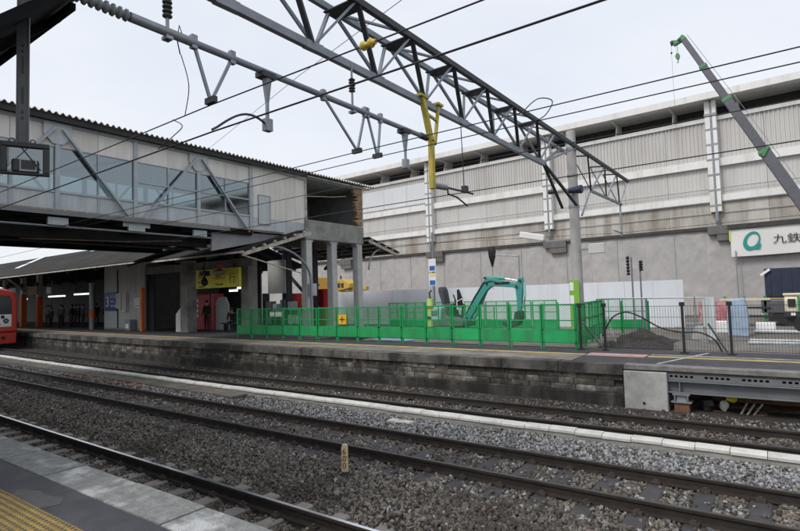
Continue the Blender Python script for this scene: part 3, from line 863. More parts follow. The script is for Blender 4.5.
# weathered ledge and drip board in front of the bottom chord
MB().box(-18.9, -18.72, -3, 16.9, 5.50, 5.545).build('ledge', mat('ledge_board', (0.30, 0.25, 0.20), 0.85, var=0.4, scale=9, bump=0.3, col2=(0.16, 0.10, 0.06), cov=0.35, s2=6), fb)
MB().box(-18.74, -18.72, -3, 13.9, 5.36, 5.50).build('drip_board', IBEAM, fb)
# floor and under-structure
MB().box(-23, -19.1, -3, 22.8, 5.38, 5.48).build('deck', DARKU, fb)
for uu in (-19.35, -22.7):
    MB().box(uu - .14, uu + .14, -3, 13.2, 4.66, 4.69).box(uu - .14, uu + .14, -3, 13.2, 5.2, 5.23).box(uu - .015, uu + .015, -3, 13.2, 4.69, 5.2).build('girder', STEELBLK, fb)
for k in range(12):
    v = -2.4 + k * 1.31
    MB().box(-22.68, -19.37, v - .06, v + .06, 4.72, 5.37).build('cross_beam', STEELBLK, fb)
for v in (4.80, 7.42, 10.0, 12.58):
    MB().box(-18.96, -18.86, v - 0.3, v + 0.3, 5.06, 5.30).box(-19.2, -18.9, v - 0.28, v + 0.28, 5.05, 5.07).build('bearing_bracket', GREYP, fb)
MB().tube([(-18.95, -3, 5.0), (-18.95, 13.2, 5.03)], 0.035, 8).build('conduit', STEELG, fb)
MB().tube([(-18.9, 11.8, 4.82), (-19.0, 9.6, 4.66), (-19.3, 6.5, 4.6)], 0.02, 6).build('conduit', RUSTB, fb)
MB().tube([(-19.9, -3, 4.62), (-19.9, 13.2, 4.62)], 0.05, 8).build('pipe', STEELD, fb)
# cream clad end bay
cl = [15.25, 15.95, 16.62, 17.25, 17.9, 18.53]
for a, b in zip(cl[:-1], cl[1:]):
    MB().box(-19.06, -19.0, a + 0.006, b - 0.006, 6.12, 8.42).build('cladding_panel', CREAM, fb)
    MB().box(-19.055, -19.005, a + 0.003, b - 0.003, 5.5, 6.113).build('cladding_panel', GREYP, fb)
    MB().box(-23.06, -23.0, a + 0.006, b - 0.006, 5.5, 8.42).build('cladding_panel', CREAM, fb)
h_ = MB().box(-18.99, -18.97, 15.62, 16.28, 5.86, 7.17).build('access_hatch', GREYP, fb)
MB().box(-18.972, -18.955, 15.60, 15.63, 5.84, 7.19).box(-18.972, -18.955, 16.27, 16.30, 5.84, 7.19).box(-18.972, -18.955, 15.63, 16.27, 7.16, 7.19).box(-18.972, -18.955, 15.63, 16.27, 5.84, 5.87).build('hatch_frame', STEELG, h_)
MB().prism([(15.2, 8.62), (18.45, 8.62), (18.45, 8.30), (15.2, 8.42)], 'x', -18.94, -18.86).build('fascia_trim', STEELB, fb)
MB().box(-19.05, -18.93, 15.18, 15.3, 5.5, 8.42).build('corner_post', STEELB, fb)
MB().box(-19.08, -18.95, 18.5, 18.62, 6.3, 8.5).build('corner_post', WOODW, fb)
# skirt below the end bay
MB().prism([(13.25, 5.30), (15.9, 5.42), (17.2, 5.42), (15.3, 4.95), (13.25, 4.52)], 'x', -19.18, -19.08).build('skirt_panel', mat('lilac_grey_skirt', (0.27, 0.265, 0.275), 0.7, var=0.12, bump=0.1), fb)
# the cut-open end: dark room, jagged masonry on its far jamb
MB().box(-23.05, -22.98, 18.5, 22.85, 6.35, 8.5).build('inner_wall', mat('inner_wall_green_grey', (0.16, 0.175, 0.165), 0.8, var=0.2, bump=0.1), fb)
MB().box(-22.98, -19.2, 22.72, 22.85, 6.35, 8.5).build('inner_wall', mat('inner_wall_green_grey', (0.16, 0.175, 0.165), 0.8), fb)
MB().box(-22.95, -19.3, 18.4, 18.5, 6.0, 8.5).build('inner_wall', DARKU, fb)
for v in (19.4, 20.2, 21.0, 21.8):
    MB().box(-22.97, -22.93, v - .03, v + .03, 6.36, 8.4).build('wall_batten', GREYW, fb)
brm = [MB().box(-0.10, 0.10, -L_ / 2, L_ / 2, -0.044, 0.044).mesh('brick', BRICKR) for L_ in (0.36, 0.46, 0.54, 0.62, 0.30)]
z = 6.40; i = 0
while z < 8.42:
    k = random.randrange(5); L_ = (0.36, 0.46, 0.54, 0.62, 0.30)[k]
    put(brm[k], 'brick', fb, (-19.06 + lrnd(-.02, .02), 22.84 - L_ / 2, z + 0.045))
    z += 0.095; i += 1
MB().box(-19.12, -18.92, 22.84, 22.93, 6.38, 8.5).build('jamb_post', WOODW, fb)
MB().tube([(-19.02, 18.6, 7.52), (-19.02, 20.5, 7.72), (-19.02, 21.6, 7.9)], 0.022, 6).build('handrail', mat('yellowed_rail', (0.42, 0.34, 0.2), 0.6), fb)

# concrete portal under the open end
CONCP = mat('portal_concrete', (0.52, 0.515, 0.50), 0.85, var=0.14, scale=2, bump=0.25, bscale=35, col2=(0.36, 0.355, 0.34), cov=0.38, s2=1.6, streak=True)
pf = thing('concrete_portal', 'grey concrete portal of square columns under the open footbridge end', 'concrete frame', (-19.2, 20.7, FZ))
for uu in (-19.15, -22.6):
    for v in (18.72, 20.55, 22.62):
        if uu < -20 and v < 19:
            continue
        MB().box(uu - 0.19, uu + 0.19, v - 0.20, v + 0.20, FZ - 0.1, 5.36).build('column', CONCP if uu > -20 else STEELD, pf, bevel=0.02)
    MB().box(uu - 0.23, uu + 0.24, 18.46, 22.92, 5.36, 6.34).build('beam', CONC, pf, bevel=0.02)
    for a, b in ((18.92, 20.35), (20.75, 22.42)):
        MB().prism([(a, 5.36), (a, 5.18), (a + .18, 5.359)], 'x', uu - 0.17, uu + 0.17).prism([(b, 5.36), (b - .18, 5.359), (b, 5.18)], 'x', uu - 0.17, uu + 0.17).build('haunch', CONCL, pf)
tag(MB().box(-18.9, -18.82, 18.55, 19.05, 2.55, 3.15).box(-18.82, -18.80, 18.6, 19.0, 2.6, 3.1).build('junction_box', GREYP, base=True), 'pale grey electrical box fixed to the nearest concrete portal column', 'electrical box')

# ================================================================ CANOPIES OF THE FAR PLATFORM
pc = thing('platform_canopy', 'dark platform canopy with open gable end and weathered rafters beside the concrete portal', 'canopy', (-21, 18, FZ))
def slope(a, b, za, zb, u0, u1, th, mt, nm, par):
    return MB().prism([(a, za), (b, zb), (b, zb + th), (a, za + th)], 'x', u0, u1).build(nm, mt, par)
slope(14.15, 17.95, 4.50, 5.66, -26.5, -18.45, 0.07, ROOFD, 'roof_slope', pc)
slope(22.85, 25.7, 5.66, 4.95, -26.5, -18.45, 0.07, ROOFD, 'roof_slope', pc)
for u in (-18.5, -21.0, -23.5, -26.0):
    MB().beam((u, 14.3, 4.38), (u, 18.4, 5.60), 0.08, 0.16).build('rafter', WOODW if u > -19 else STEELD, pc)
    MB().beam((u, 22.9, 5.50), (u, 25.5, 4.84), 0.08, 0.16).build('rafter', WOODW if u > -19 else STEELD, pc)
for k in range(7):
    t_ = k / 6
    v = 14.25 + 3.6 * t_; zz = 4.44 + 1.13 * t_
    MB().box(-26.5, -18.36, v - .05, v + .05, zz + 0.0, zz + 0.09).build('purlin', WOODW, pc)
for k in range(5):
    t_ = k / 4
    v = 23.05 + 2.5 * t_; zz = 5.54 - 0.63 * t_
    MB().box(-26.5, -18.36, v - .05, v + .05, zz - .01, zz + 0.08).build('purlin', WOODW, pc)
MB().box(-26.5, -18.38, 14.08, 14.18, 4.42, 4.50).build('gutter', WOODW, pc)
# curved brackets and struts
def arc(u, v0, z0, v1, z1, n_=10):
    return [(u, v0 + (v1 - v0) * math.sin(t), z1 + (z0 - z1) * (1 - (1 - math.cos(t)))) if False else
            (u, v1 + (v0 - v1) * math.cos(t), z0 + (z1 - z0) * math.sin(t)) for t in frange(0, math.pi / 2, n_)]
for u in (-18.62,):
    MB().tube(arc(u, 18.45, 3.3, 15.9, 4.85), 0.055, 8).build('curved_bracket', STEELG, pc)
    MB().tube([(u, 18.45, 0.78), (u, 18.45, 3.35)], 0.055, 8).build('bracket_post', STEELG, pc)
    MB().tube(arc(u, 22.95, 3.9, 24.3, 5.15), 0.05, 8).build('curved_bracket', STEELG, pc)
MB().tube([(-18.55, 14.36, 4.36), (-18.6, 17.9, 3.62)], 0.03, 6).build('stay_rod', WOODW, pc)

oc = thing('platform_canopy', 'long dark slate canopy roof over the far platform left of the concrete portal', 'canopy', (-45, 17, FZ))
slope(13.2, 18.6, 4.40, 6.44, -75, -25.2, 0.08, ROOFD, 'roof_slope', oc)
slope(18.6, 24.6, 6.44, 4.40, -75, -25.2, 0.08, ROOFD, 'roof_slope', oc)
MB().box(-75, -25.1, 13.12, 13.20, 4.36, 4.42).build('gutter', WOODW, oc)
for (ua, va, ub, vb) in ((-46.3, 15.3, -50.3, 18.5), (-40.0, 17.8, -37.0, 18.4), (-31.6, 16.3, -31.6, 17.6), (-29.0, 16.0, -28.0, 17.4)):
    k_ = 0.3778
    f = lambda v: 4.40 + (v - 13.2) * k_ + 0.10
    MB().add([(ua, va, f(va)), (ua + .9, va, f(va)), (ub + .9, vb, f(vb)), (ub, vb, f(vb)), (ua, va, f(va) + .03), (ua + .9, va, f(va) + .03), (ub + .9, vb, f(vb) + .03), (ub, vb, f(vb) + .03)],
             [(3, 2, 1, 0), (4, 5, 6, 7), (0, 1, 5, 4), (1, 2, 6, 5), (2, 3, 7, 6), (3, 0, 4, 7)]).build('skylight', WHITE, oc)
for u in frange(-73, -26, 14):
    MB().beam((u, 13.3, 4.30), (u, 18.6, 6.32), 0.09, 0.16).build('rafter', STEELD, oc)
    MB().beam((u, 24.4, 4.30), (u, 18.6, 6.32), 0.09, 0.16).build('rafter', STEELD, oc)
for v in (14.2, 16.6, 19.5):
    MB().box(-75, -25.3, v - 0.05, v + 0.05, 4.24 + (min(v, 18.6) - 13.2) * 0.3778 - 0.12 - max(0, v - 18.6) * .34, 4.24 + (min(v, 18.6) - 13.2) * 0.3778 - max(0, v - 18.6) * .34).build('purlin', STEELD, oc)
for (u, v, r_, mt_, zt) in ((-50.5, 17.3, 0.2, ORAN, 3.4), (-49.0, 17.9, 0.2, ORAN, 3.2), (-60, 17.5, 0.2, ORAN, 3.2), (-55, 17.5, .2, ORAN, 3.2)):
    MB().box(u - r_, u + r_, v - r_, v + r_, FZ, zt).build('post', mt_, oc, bevel=0.02)
    MB().box(u - r_ * .8, u + r_ * .8, v - r_ * .8, v + r_ * .8, zt, 5.6).build('post_top', CREAM, oc)
MB().lathe([(0.19, FZ), (0.19, 3.9)], (-37.9, 17.0, 0), 14).build('post', STEELG, oc, smooth=True)
MB().lathe([(0.20, 1.55), (0.20, 2.05)], (-37.9, 17.0, 0), 14).build('orange_band', ORAN, oc, smooth=True)
MB().box(-30.85, -30.65, 16.5, 16.7, FZ, 3.35).build('post', ORAN, oc, bevel=0.02)
MB().box(-75, -28.6, 23.6, 23.7, FZ, 4.9).build('back_wall', mat('back_wall_grey', (0.09, 0.09, 0.088), 0.8, var=0.25, bump=0.1), oc)
for u in frange(-74, -44, 10):
    MB().box(u - .1, u + .1, 16.9, 17.1, 4.0, 4.3).build('hanging_bracket', STEELD, oc)
MB().beam((-50.3, 17.3, 3.7), (-48.2, 15.2, 4.9), 0.12, 0.12).build('brace', CREAM, oc)

# platform building with the blue sign
pb = thing('platform_building', 'grey panelled building on the far platform carrying a blue track sign', 'building', (-34, 18.5, FZ))
x = -36.55
for k, wd in enumerate((1.75, 1.2, 1.15, 0.95)):
    MB().box(x + 0.008, x + wd - 0.008, 17.15, 17.25, FZ + 0.12, 4.9).build('wall_panel', GREYW, pb); x += wd
MB().box(-36.5, -31.6, 17.25, 22.5, FZ, 4.85).build('wall', mat('building_core', (0.1, 0.1, 0.1), 0.8), pb)
MB().box(-36.52, -31.52, 17.12, 17.3, FZ, FZ + 0.12).build('skirting', CONC, pb)
MB().box(-34.75, -34.68, 17.10, 17.15, FZ + .12, 4.6).build('downpipe', DARKU, pb)
MB().box(-31.5, -30.9, 17.4, 17.5, FZ, 4.4).build('dark_doorway', DARKU, pb)
sg = thing('platform_sign', 'blue sign with a large white 3 on the grey platform building', 'sign', (-35.5, 17.1, 2.0))
MB().box(-36.35, -34.8, 17.08, 17.135, 2.0, 3.2).build('panel', BLUES, sg)
moved(text_mb('3', 0.95), (-36.2, 17.073, 2.27)).build('numeral', TEXTW, sg)
moved(text_mb('のりば', 0.25), (-35.58, 17.073, 2.82)).build('lettering', TEXTW, sg)
moved(text_mb('Platform', 0.16), (-35.58, 17.073, 2.55)).build('lettering', TEXTW, sg)
moved(text_mb('熊本方面', 0.19), (-35.58, 17.073, 2.24)).build('lettering', TEXTW, sg)
for (x0, x1, z0, z1, lb) in ((-34.6, -34.05, 2.15, 3.1, 'left hand beige switch box on the grey platform building'), (-33.85, -33.4, 1.95, 3.1, 'right hand taller beige switch box on the grey platform building')):
    b_ = MB().box(x0, x1, 16.95, 17.15, z0, z1)
    o_ = b_.build('switch_box', CREAM, base=True, bevel=0.02); tag(o_, lb, 'switch box')
    MB().box(x0 + .05, x1 - .05, 16.94, 16.95, z0 + .05, z1 - .05).build('cover', GREYW, o_)
nb = tag(MB().box(-32.6, -32.0, 17.10, 17.15, 2.2, 2.75).build('notice', WHITE, base=True), 'small white notice with red print on the grey platform wall', 'notice')
for k in range(3):
    MB().box(-32.55, -32.05, 17.09, 17.10, 2.27 + k * .16, 2.33 + k * .16).build('printed_line', REDP if k == 0 else GREYW, nb)
tb = thing('waste_bin', 'small grey bin with a white front by the grey platform wall', 'bin', (-32.7, 17, FZ))
MB().box(-33.0, -32.4, 16.7, 17.1, FZ, 1.45).build('body', STEELG, tb, bevel=0.02)
MB().box(-32.88, -32.52, 16.68, 16.7, FZ + .15, 1.2).build('front_panel', WHITE, tb)
# massive pillars
p1 = tag(MB().box(-27.0, -26.3, 16.7, 17.3, FZ - .05, 4.7).build('concrete_pillar', CONC, base=True, bevel=0.03), 'wide grey concrete pillar left of the yellow sign on the far platform', 'pillar')
p2 = tag(MB().box(-22.5, -21.9, 17.3, 17.9, FZ - .05, 4.6).build('concrete_pillar', CONC, base=True, bevel=0.03), 'wide grey concrete pillar right of the yellow sign behind the green fence', 'pillar')
b_ = MB().box(-31, -21.2, 17.0, 17.3, 4.15, 4.55)
tag(b_.build('cross_girder', CONC, base=True), 'dim concrete girder spanning the pillars above the yellow sign', 'girder')
tag(MB().prism([(-27.75, FZ), (-27.1, FZ), (-27.1, 2.1), (-27.3, 2.1), (-27.75, 1.75)], 'y', 16.9, 17.1).build('signboard', WHITE, base=True), 'low white board with a cut corner at the foot of the left pillar', 'board')
# yellow hanging sign
ys = thing('yellow_sign', 'yellow hanging direction sign with black lettering under the canopy', 'sign', (-23.9, 17, 3.1))
MB().box(-25.7, -22.05, 16.85, 17.0, 3.12, 4.1).build('panel', YELS, ys)
for x in (-25.2, -22.5):
    MB().box(x - .03, x + .03, 16.9, 16.95, 4.1, 4.3).build('hanger', STEELD, ys)
moved(text_mb('出口', 0.34), (-25.55, 16.843, 3.66)).build('lettering', TEXTD, ys)
moved(text_mb('のりかえ', 0.24), (-25.55, 16.843, 3.36)).build('lettering', mat('sign_brown_print', (0.2, 0.08, 0.02), 0.6, bump=0), ys)
moved(text_mb('Transfer', 0.17), (-25.55, 16.843, 3.17)).build('lettering', TEXTD, ys)
moved(text_mb('改札口', 0.28), (-24.0, 16.843, 3.58)).build('lettering', mat('sign_brown_print', (0.2, 0.08, 0.02), 0.6), ys)
moved(text_mb('Ticket gate', 0.15), (-24.0, 16.843, 3.25)).build('lettering', TEXTD, ys)
b_ = MB().box(-22.62, -22.5, 16.835, 16.85, 3.35, 3.9)
moved(text_mb('行', 0.55), (-22.85, 16.843, 3.38)).build('lettering', mat('sign_green_print', (0.03, 0.12, 0.03), 0.6, bump=0), ys)
cm = thing('platform_camera', 'pair of dark camera housings on a drop pipe before the yellow sign', 'camera', (-24.2, 16.3, 3.3))
MB().box(-24.45, -23.95, 16.2, 16.5, 3.75, 4.0).build('housing', NAVY, cm, bevel=0.03)
MB().lathe([(0.0, 3.2), (0.16, 3.3), (0.2, 3.45), (0.1, 3.6), (0.03, 3.76)], (-24.2, 16.35, 0), 10).build('dome', BLACK, cm, smooth=True)
MB().box(-24.23, -24.17, 16.32, 16.38, 4.0, 4.4).build('drop_pipe', STEELD, cm)
lm = thing('platform_lamp', 'grey dish lamp under a red cap at the top edge of the yellow sign', 'lamp', (-23.0, 16.4, 3.8))
MB().lathe([(0.05, 4.05), (0.32, 3.92), (0.28, 3.82), (0.1, 3.75)], (-23.0, 16.4, 0), 12).build('dish', STEELG, lm, smooth=True)
MB().box(-23.1, -22.75, 16.3, 16.5, 4.06, 4.32).build('red_cap', REDP, lm, bevel=0.03)
# red kiosk panels, white partition
rk = thing('red_vending_machine', 'dark red vending machine standing left of the white partition', 'vending machine', (-27, 18.8, FZ))
MB().box(-28.3, -26.9, 18.5, 19.2, FZ, 2.85).build('cabinet', REDP, rk, bevel=0.03)
for k in range(4):
    MB().box(-28.2, -28.0, 18.47, 18.5, 1.5 + k * .3, 1.68 + k * .3).build('label_strip', WHITE, rk)
rk2 = tag(MB().box(-26.85, -26.55, 18.55, 19.2, FZ, 2.85).build('advert_board', REDP, base=True), 'narrow dark red board right beside the vending machine', 'board')
tag(MB().prism([(-26.5, FZ), (-25.3, FZ), (-25.3, 2.2), (-25.6, 2.65), (-26.2, 2.65), (-26.5, 2.3)], 'y', 18.6, 18.68).build('partition', GREYP, base=True), 'pale partition with sloping shoulders behind the seated traveller', 'partition')
bn = thing('platform_bench', 'dark bench under the seated traveller on the far platform', 'bench', (-24.1, 17.9, FZ))
MB().box(-24.9, -23.4, 17.75, 18.2, 1.18, 1.24).build('seat', STEELD, bn)
for x in (-24.7, -23.6):
    MB().box(x - .04, x + .04, 17.85, 18.1, FZ, 1.18).build('leg', STEELD, bn)
tag(MB().box(-23.6, -22.2, 20.0, 20.1, 2.75, 4.6).build('signboard', GREYW, base=True), 'pale grey board hanging right of the wide pillar behind the green fence', 'board')
ck = thing('equipment_rack', 'cluttered rack of grey boxes behind the left end of the green fence', 'rack', (-22.5, 20.5, FZ))
for k in range(9):
    x_ = -24.2 + (k % 5) * .62; z_ = FZ + 0.25 + (k // 5) * .75
    MB().box(x_, x_ + lrnd(.3, .5), 20.3, 20.7, z_, z_ + lrnd(.35, .62)).build('box', random.choice([GREYP, STEELG, CONC, WHITE, STEELD]), ck, bevel=0.02)
MB().box(-24.4, -21.0, 20.25, 20.75, FZ + .18, FZ + .24).box(-24.4, -21.0, 20.25, 20.75, FZ + .93, FZ + .98).build('shelf', STEELD, ck)
for x_ in (-24.4, -22.7, -21.04):
    MB().box(x_, x_ + .05, 20.25, 20.75, FZ, FZ + 2.0).build('upright', STEELD, ck)
dg_ = thing('steel_bracing', 'dark crossed steel bracing between the pillar and the concrete portal', 'bracing', (-22, 21.5, FZ))
MB().beam((-23.6, 21.5, 3.9), (-20.9, 21.5, 1.6), 0.12, 0.16).build('brace', STEELD, dg_)
MB().beam((-21.2, 21.6, 3.2), (-22.9, 21.6, 1.5), 0.10, 0.12).build('brace', STEELG, dg_)
MB().beam((-20.6, 21.5, 4.0), (-19.3, 21.5, 4.9), 0.12, 0.14).build('brace', STEELD, dg_)
for (x0, x1, z0, z1, m__, lab_) in ((-48.4, -46.8, 3.35, 4.0, BRICKR, 'brown hanging board under the dark canopy left of the long tube'), (-45.0, -44.2, 3.35, 3.85, GREYP, 'small pale hanging clock board under the dark canopy'),
                                   (-52.5, -51.0, 3.6, 4.0, GREYP, 'pale hanging board above the orange posts')):
    hb_ = tag(MB().box(x0, x1, 16.9, 17.0, z0, z1).build('hanging_board', m__, base=True), lab_, 'board')
    MB().box((x0 + x1) / 2 - .03, (x0 + x1) / 2 + .03, 16.92, 16.98, z1, z1 + .7).build('hanger', STEELD, hb_)
# lit fluorescent tubes under the canopies
for (x0, x1, v, z, lb) in ((-42.9, -40.4, 18, 3.18, 'long lit fluorescent tube deep under the dark canopy'),
                           (-47.4, -44.6, 18, 3.12, 'lit fluorescent tube left of the longest one under the dark canopy'),
                           (-53.0, -51.8, 18, 3.02, 'short lit fluorescent tube between the orange posts'),
                           (-24.6, -24.0, 18.2, 2.92, 'small lit tube under the left half of the yellow sign'),
                           (-23.9, -23.0, 18.2, 3.05, 'bright lit tube under the right end of the yellow sign')):
    fl = thing('fluorescent_light', lb, 'light', ((x0 + x1) / 2, v, z), group='lit fluorescent tubes under the platform canopies')
    MB().box(x0, x1, v - .06, v + .06, z, z + .1).build('tube', TUBEL, fl)
    MB().box(x0, x1, v - .08, v + .08, z + .1, z + .16).build('housing', WHITE, fl)
    MB().box(x0 + .2, x0 + .24, v - .02, v + .02, z + .16, 5.2).build('hanger', STEELD, fl)

# ================================================================ NEAR PLATFORM CANOPY AND MONITOR
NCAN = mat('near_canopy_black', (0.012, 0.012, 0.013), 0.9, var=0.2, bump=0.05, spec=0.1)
nc = thing('platform_canopy', 'dark canopy underside of the near platform at the top left', 'canopy', (-20, 0, PZ))
# butterfly roof: its end edge rises towards the tracks
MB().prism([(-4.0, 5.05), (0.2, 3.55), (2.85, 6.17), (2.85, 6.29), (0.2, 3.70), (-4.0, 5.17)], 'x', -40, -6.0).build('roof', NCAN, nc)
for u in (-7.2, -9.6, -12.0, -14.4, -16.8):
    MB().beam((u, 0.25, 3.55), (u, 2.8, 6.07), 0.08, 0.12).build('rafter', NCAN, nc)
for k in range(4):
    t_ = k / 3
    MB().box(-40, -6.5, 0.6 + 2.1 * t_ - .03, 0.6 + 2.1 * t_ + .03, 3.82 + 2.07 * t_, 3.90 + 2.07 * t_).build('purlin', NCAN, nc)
for u in (-10, -18, -26):
    MB().box(u - .1, u + .1, -.1, .1, PZ, 3.7).build('post', STEELD, nc)
MRZ = math.atan2(-RGT.x, RGT.y) * 0 + R(66)
mo = thing('platform_monitor', 'black framed platform monitor hung on a slotted steel post', 'monitor', (-6.42, 2.18, 3.79), MRZ)
mo.scale = (0.86, 0.86, 0.86)
def Mo(mb, nm, m_, **k):
    mb.v = [(a + 5.55, b - 1.9, c - 3.6) for a, b, c in mb.v]
    return mb.build(nm, m_, mo, local=True, **k)
PG = mat('post_grey_dark', (0.085, 0.09, 0.095), 0.55, metal=0.3, var=0.12, bump=0.05)
Mo(MB().box(-5.615, -5.60, 1.85, 1.93, 4.05, 5.9).box(-5.50, -5.485, 1.85, 1.93, 4.05, 5.9).box(-5.60, -5.50, 1.86, 1.875, 4.05, 5.9), 'hanging_post', PG)
for z0, z1 in ((4.42, 4.46), (4.54, 4.74), (4.92, 5.13)):
    Mo(MB().box(-5.562, -5.538, 1.853, 1.861, z0, z1), 'slot', BLACK)
for z0 in (4.36, 5.2, 5.27):
    Mo(MB().lathe([(0.014, 1.848), (0.014, 1.862)], (-5.55, 0, z0), 8, 'y'), 'bolt', BLACK)
b = MB().box(-5.77, -5.27, 1.85, 1.93, 4.00, 4.06).box(-5.77, -5.27, 1.85, 1.93, 3.66, 3.69).box(-5.77, -5.70, 1.85, 1.93, 3.69, 4.0).box(-5.34, -5.27, 1.85, 1.93, 3.69, 4.0)
Mo(b, 'frame', BLACK, bevel=0.01)
Mo(MB().box(-5.66, -5.38, 1.875, 1.99, 3.69, 3.86), 'screen_case', BLACK, bevel=0.025)
Mo(MB().box(-5.575, -5.40, 1.86, 1.875, 3.705, 3.85), 'screen_bezel', STEELG)
Mo(MB().box(-5.56, -5.415, 1.853, 1.86, 3.73, 3.84), 'screen', BLACK)
Mo(MB().tube([(-5.56, 1.88, 4.0), (-5.46, 1.86, 3.86), (-5.36, 1.84, 3.72)], 0.009, 6), 'cable', BLACK)
for x in (-5.655, -5.445):
    pts = [(x + .026 * math.cos(t), 1.9, 4.085 + .026 * math.sin(t)) for t in frange(0, 2 * math.pi, 12)]
    Mo(MB().tube(pts, 0.007, 5), 'eye_bolt', BLACK)
for z0 in (3.74, 3.92):
    Mo(MB().lathe([(0.014, -5.80), (0.014, -5.77)], (0, 1.9, z0), 8, 'x'), 'knob', BLACK)

# ================================================================ CATENARY GANTRY
gt = thing('catenary_gantry', 'long triangular steel lattice gantry crossing over all the tracks', 'gantry', (-6.05, 9, 0.5))
zb, zn, zf = 6.60, 7.66, 7.74
un, uf_ = -5.78, -6.42
MB().beam((-6.05, -1.5, zb), (-6.05, 16.6, zb - .04), 0.10, 0.13).build('bottom_chord', STEELM, gt)
MB().beam((un, -1.5, zn), (un, 27.2, zn - .05), 0.10, 0.12).build('top_chord', STEELD, gt)
MB().beam((uf_, -1.5, zf), (uf_, 20.4, zf - .05), 0.09, 0.11).build('top_chord', STEELM, gt)
nodes = [6.16 + 1.68 * k for k in range(-4, 7)]
def tb_(p, q, w_, m_, nm='brace', par=gt):
    return MB().beam(p, q, w_, w_ * 0.8).build(nm, m_, par)
for k, v in enumerate(nodes):
    for sg in (-1, 1):
        vt = v + sg * 0.84
        tb_((-6.05, v, zb), (un, vt, zn), 0.085 if sg < 0 else 0.05, STEELD if sg < 0 else STEELM)
        tb_((-6.05, v + .05, zb), (uf_, vt, zf), 0.06, STEELM)
for k in range(11):
    v = nodes[0] - 0.84 + 1.68 * k
    MB().box(uf_, un, v - 0.19, v + 0.19, zn - 0.085, zn - 0.065).build('batten_plate', STEELD, gt)
    tb_((uf_, v + .2, zf - .03), (un, v + 1.5, zn), 0.05, STEELM, 'top_lacing')
    MB().beam((-6.05, v + 0.84 - .2, zb - .02), (-6.05, v + 0.84 + .2, zb - .01), 0.108, 0.14).build('node_plate', STEELM, gt)
# end of the truss: bracing round the pole, short cantilever beyond it
tb_((-6.05, 16.5, zb), (-5.78, 18.95, 5.45), 0.085, STEELD, 'knee_brace')
tb_((-6.05, 16.5, zb), (-6.3, 18.95, 5.42), 0.085, STEELD, 'knee_brace')
tb_((-6.05, 21.6, 6.36), (-5.9, 19.9, 5.2), 0.06, STEELM, 'knee_brace')
tb_((-6.05, 16.5, zb), (un, 19.3, zn - .05), 0.07, STEELM)
tb_((-6.05, 16.5, zb), (uf_, 19.3, zf - .05), 0.06, STEELM)
MB().beam((-6.0, 21.6, 6.38), (-5.95, 26.4, 6.40), 0.08, 0.10).build('bottom_chord', STEELM, gt)
for i, (a, b) in enumerate(((20.6, 21.6), (23.0, 21.6), (23.0, 23.9), (25.0, 23.9), (25.0, 26.2), (27.0, 26.3))):
    tb_((un, a, zn - .05), (-6.0, b, 6.4), 0.06 if i < 5 else 0.04, STEELD if i % 2 == 0 else STEELM)
for v in (20.7, 23.0, 25.0):
    tb_((un, v, zn - .07), (-6.3, v - .3, zn - .07), 0.06, STEELD, 'top_lacing')
    tb_((-6.3, v - .3, zn - .07), (-6.0, v + .9, 6.4), 0.035, STEELM)
tb_((-6.0, 26.3, 6.4), (-6.0, 26.3, 4.9), 0.09, STEELM, 'drop_post')
tb_((-6.0, 26.3, 5.05), (-6.1, 25.2, 5.1), 0.05, STEELM, 'drop_arm')
# yellow-painted hanger with its rod
b = MB().beam((-6.0, 9.33, 6.70), (-6.0, 9.66, 5.75), 0.11, 0.11).beam((-6.0, 9.66, 5.8), (-6.0, 9.64, 4.72), 0.11, 0.11)
b.build('yellow_hanger', YELP, gt, bevel=0.01)
b = MB().beam((-6.0, 10.0, 6.62), (-6.0, 9.80, 5.72), 0.06, 0.06).beam((-6.0, 9.45, 6.35), (-6.0, 9.92, 6.28), 0.05, 0.05)
b.build('yellow_strut', YELP, gt)
MB().beam((-6.0, 9.2, 6.67), (-6.0, 9.5, 6.66), 0.16, 0.05).beam((-6.0, 9.9, 6.67), (-6.0, 10.12, 6.66), 0.14, 0.05).build('yellow_clamp', YELP, gt)

def insul(c0, c1, r, n_, mt, nm, par):
    """ribbed insulator between two points"""
    c0, c1 = Vector(c0), Vector(c1)
    pts, rs = [], []
    for i in range(n_ * 4 + 1):
        t = i / (n_ * 4)
        pts.append(c0.lerp(c1, t)); rs.append((r * 0.55, r * 0.95, r, r * 0.6)[i % 4])
    return MB().tube(pts, rs, 10, ).build(nm, mt, par, smooth=True)
# registration arm on the yellow hanger
ra = thing('registration_arm', 'dark registration arm on grey insulator held by the yellow hanger', 'catenary arm', (-6, 10.4, 4.8))
insul((-6, 9.66, 4.80), (-6, 10.25, 4.84), 0.07, 6, PORCG, 'insulator', ra)
MB().tube([(-6, 10.25, 4.84), (-6, 11.5, 4.87)], 0.025, 8).build('arm', STEELD, ra)
MB().tube([(-6, 10.3, 4.70), (-6, 10.7, 4.68), (-5.95, 11.1, 4.52)], 0.02, 6).build('steady_arm', STEELD, ra)
MB().tube([(-6, 10.3, 4.70), (-6, 10.28, 4.84)], 0.02, 6).build('drop_rod', STEELD, ra)
MB().tube([(-6.05, 11.1, 6.58), (-6.02, 11.1, 4.95)], 0.012, 6).build('suspension_rod', WIRE, ra)
MB().box(-6.06, -5.94, 11.03, 11.17, 4.84, 5.0).build('clamp', STEELD, ra)

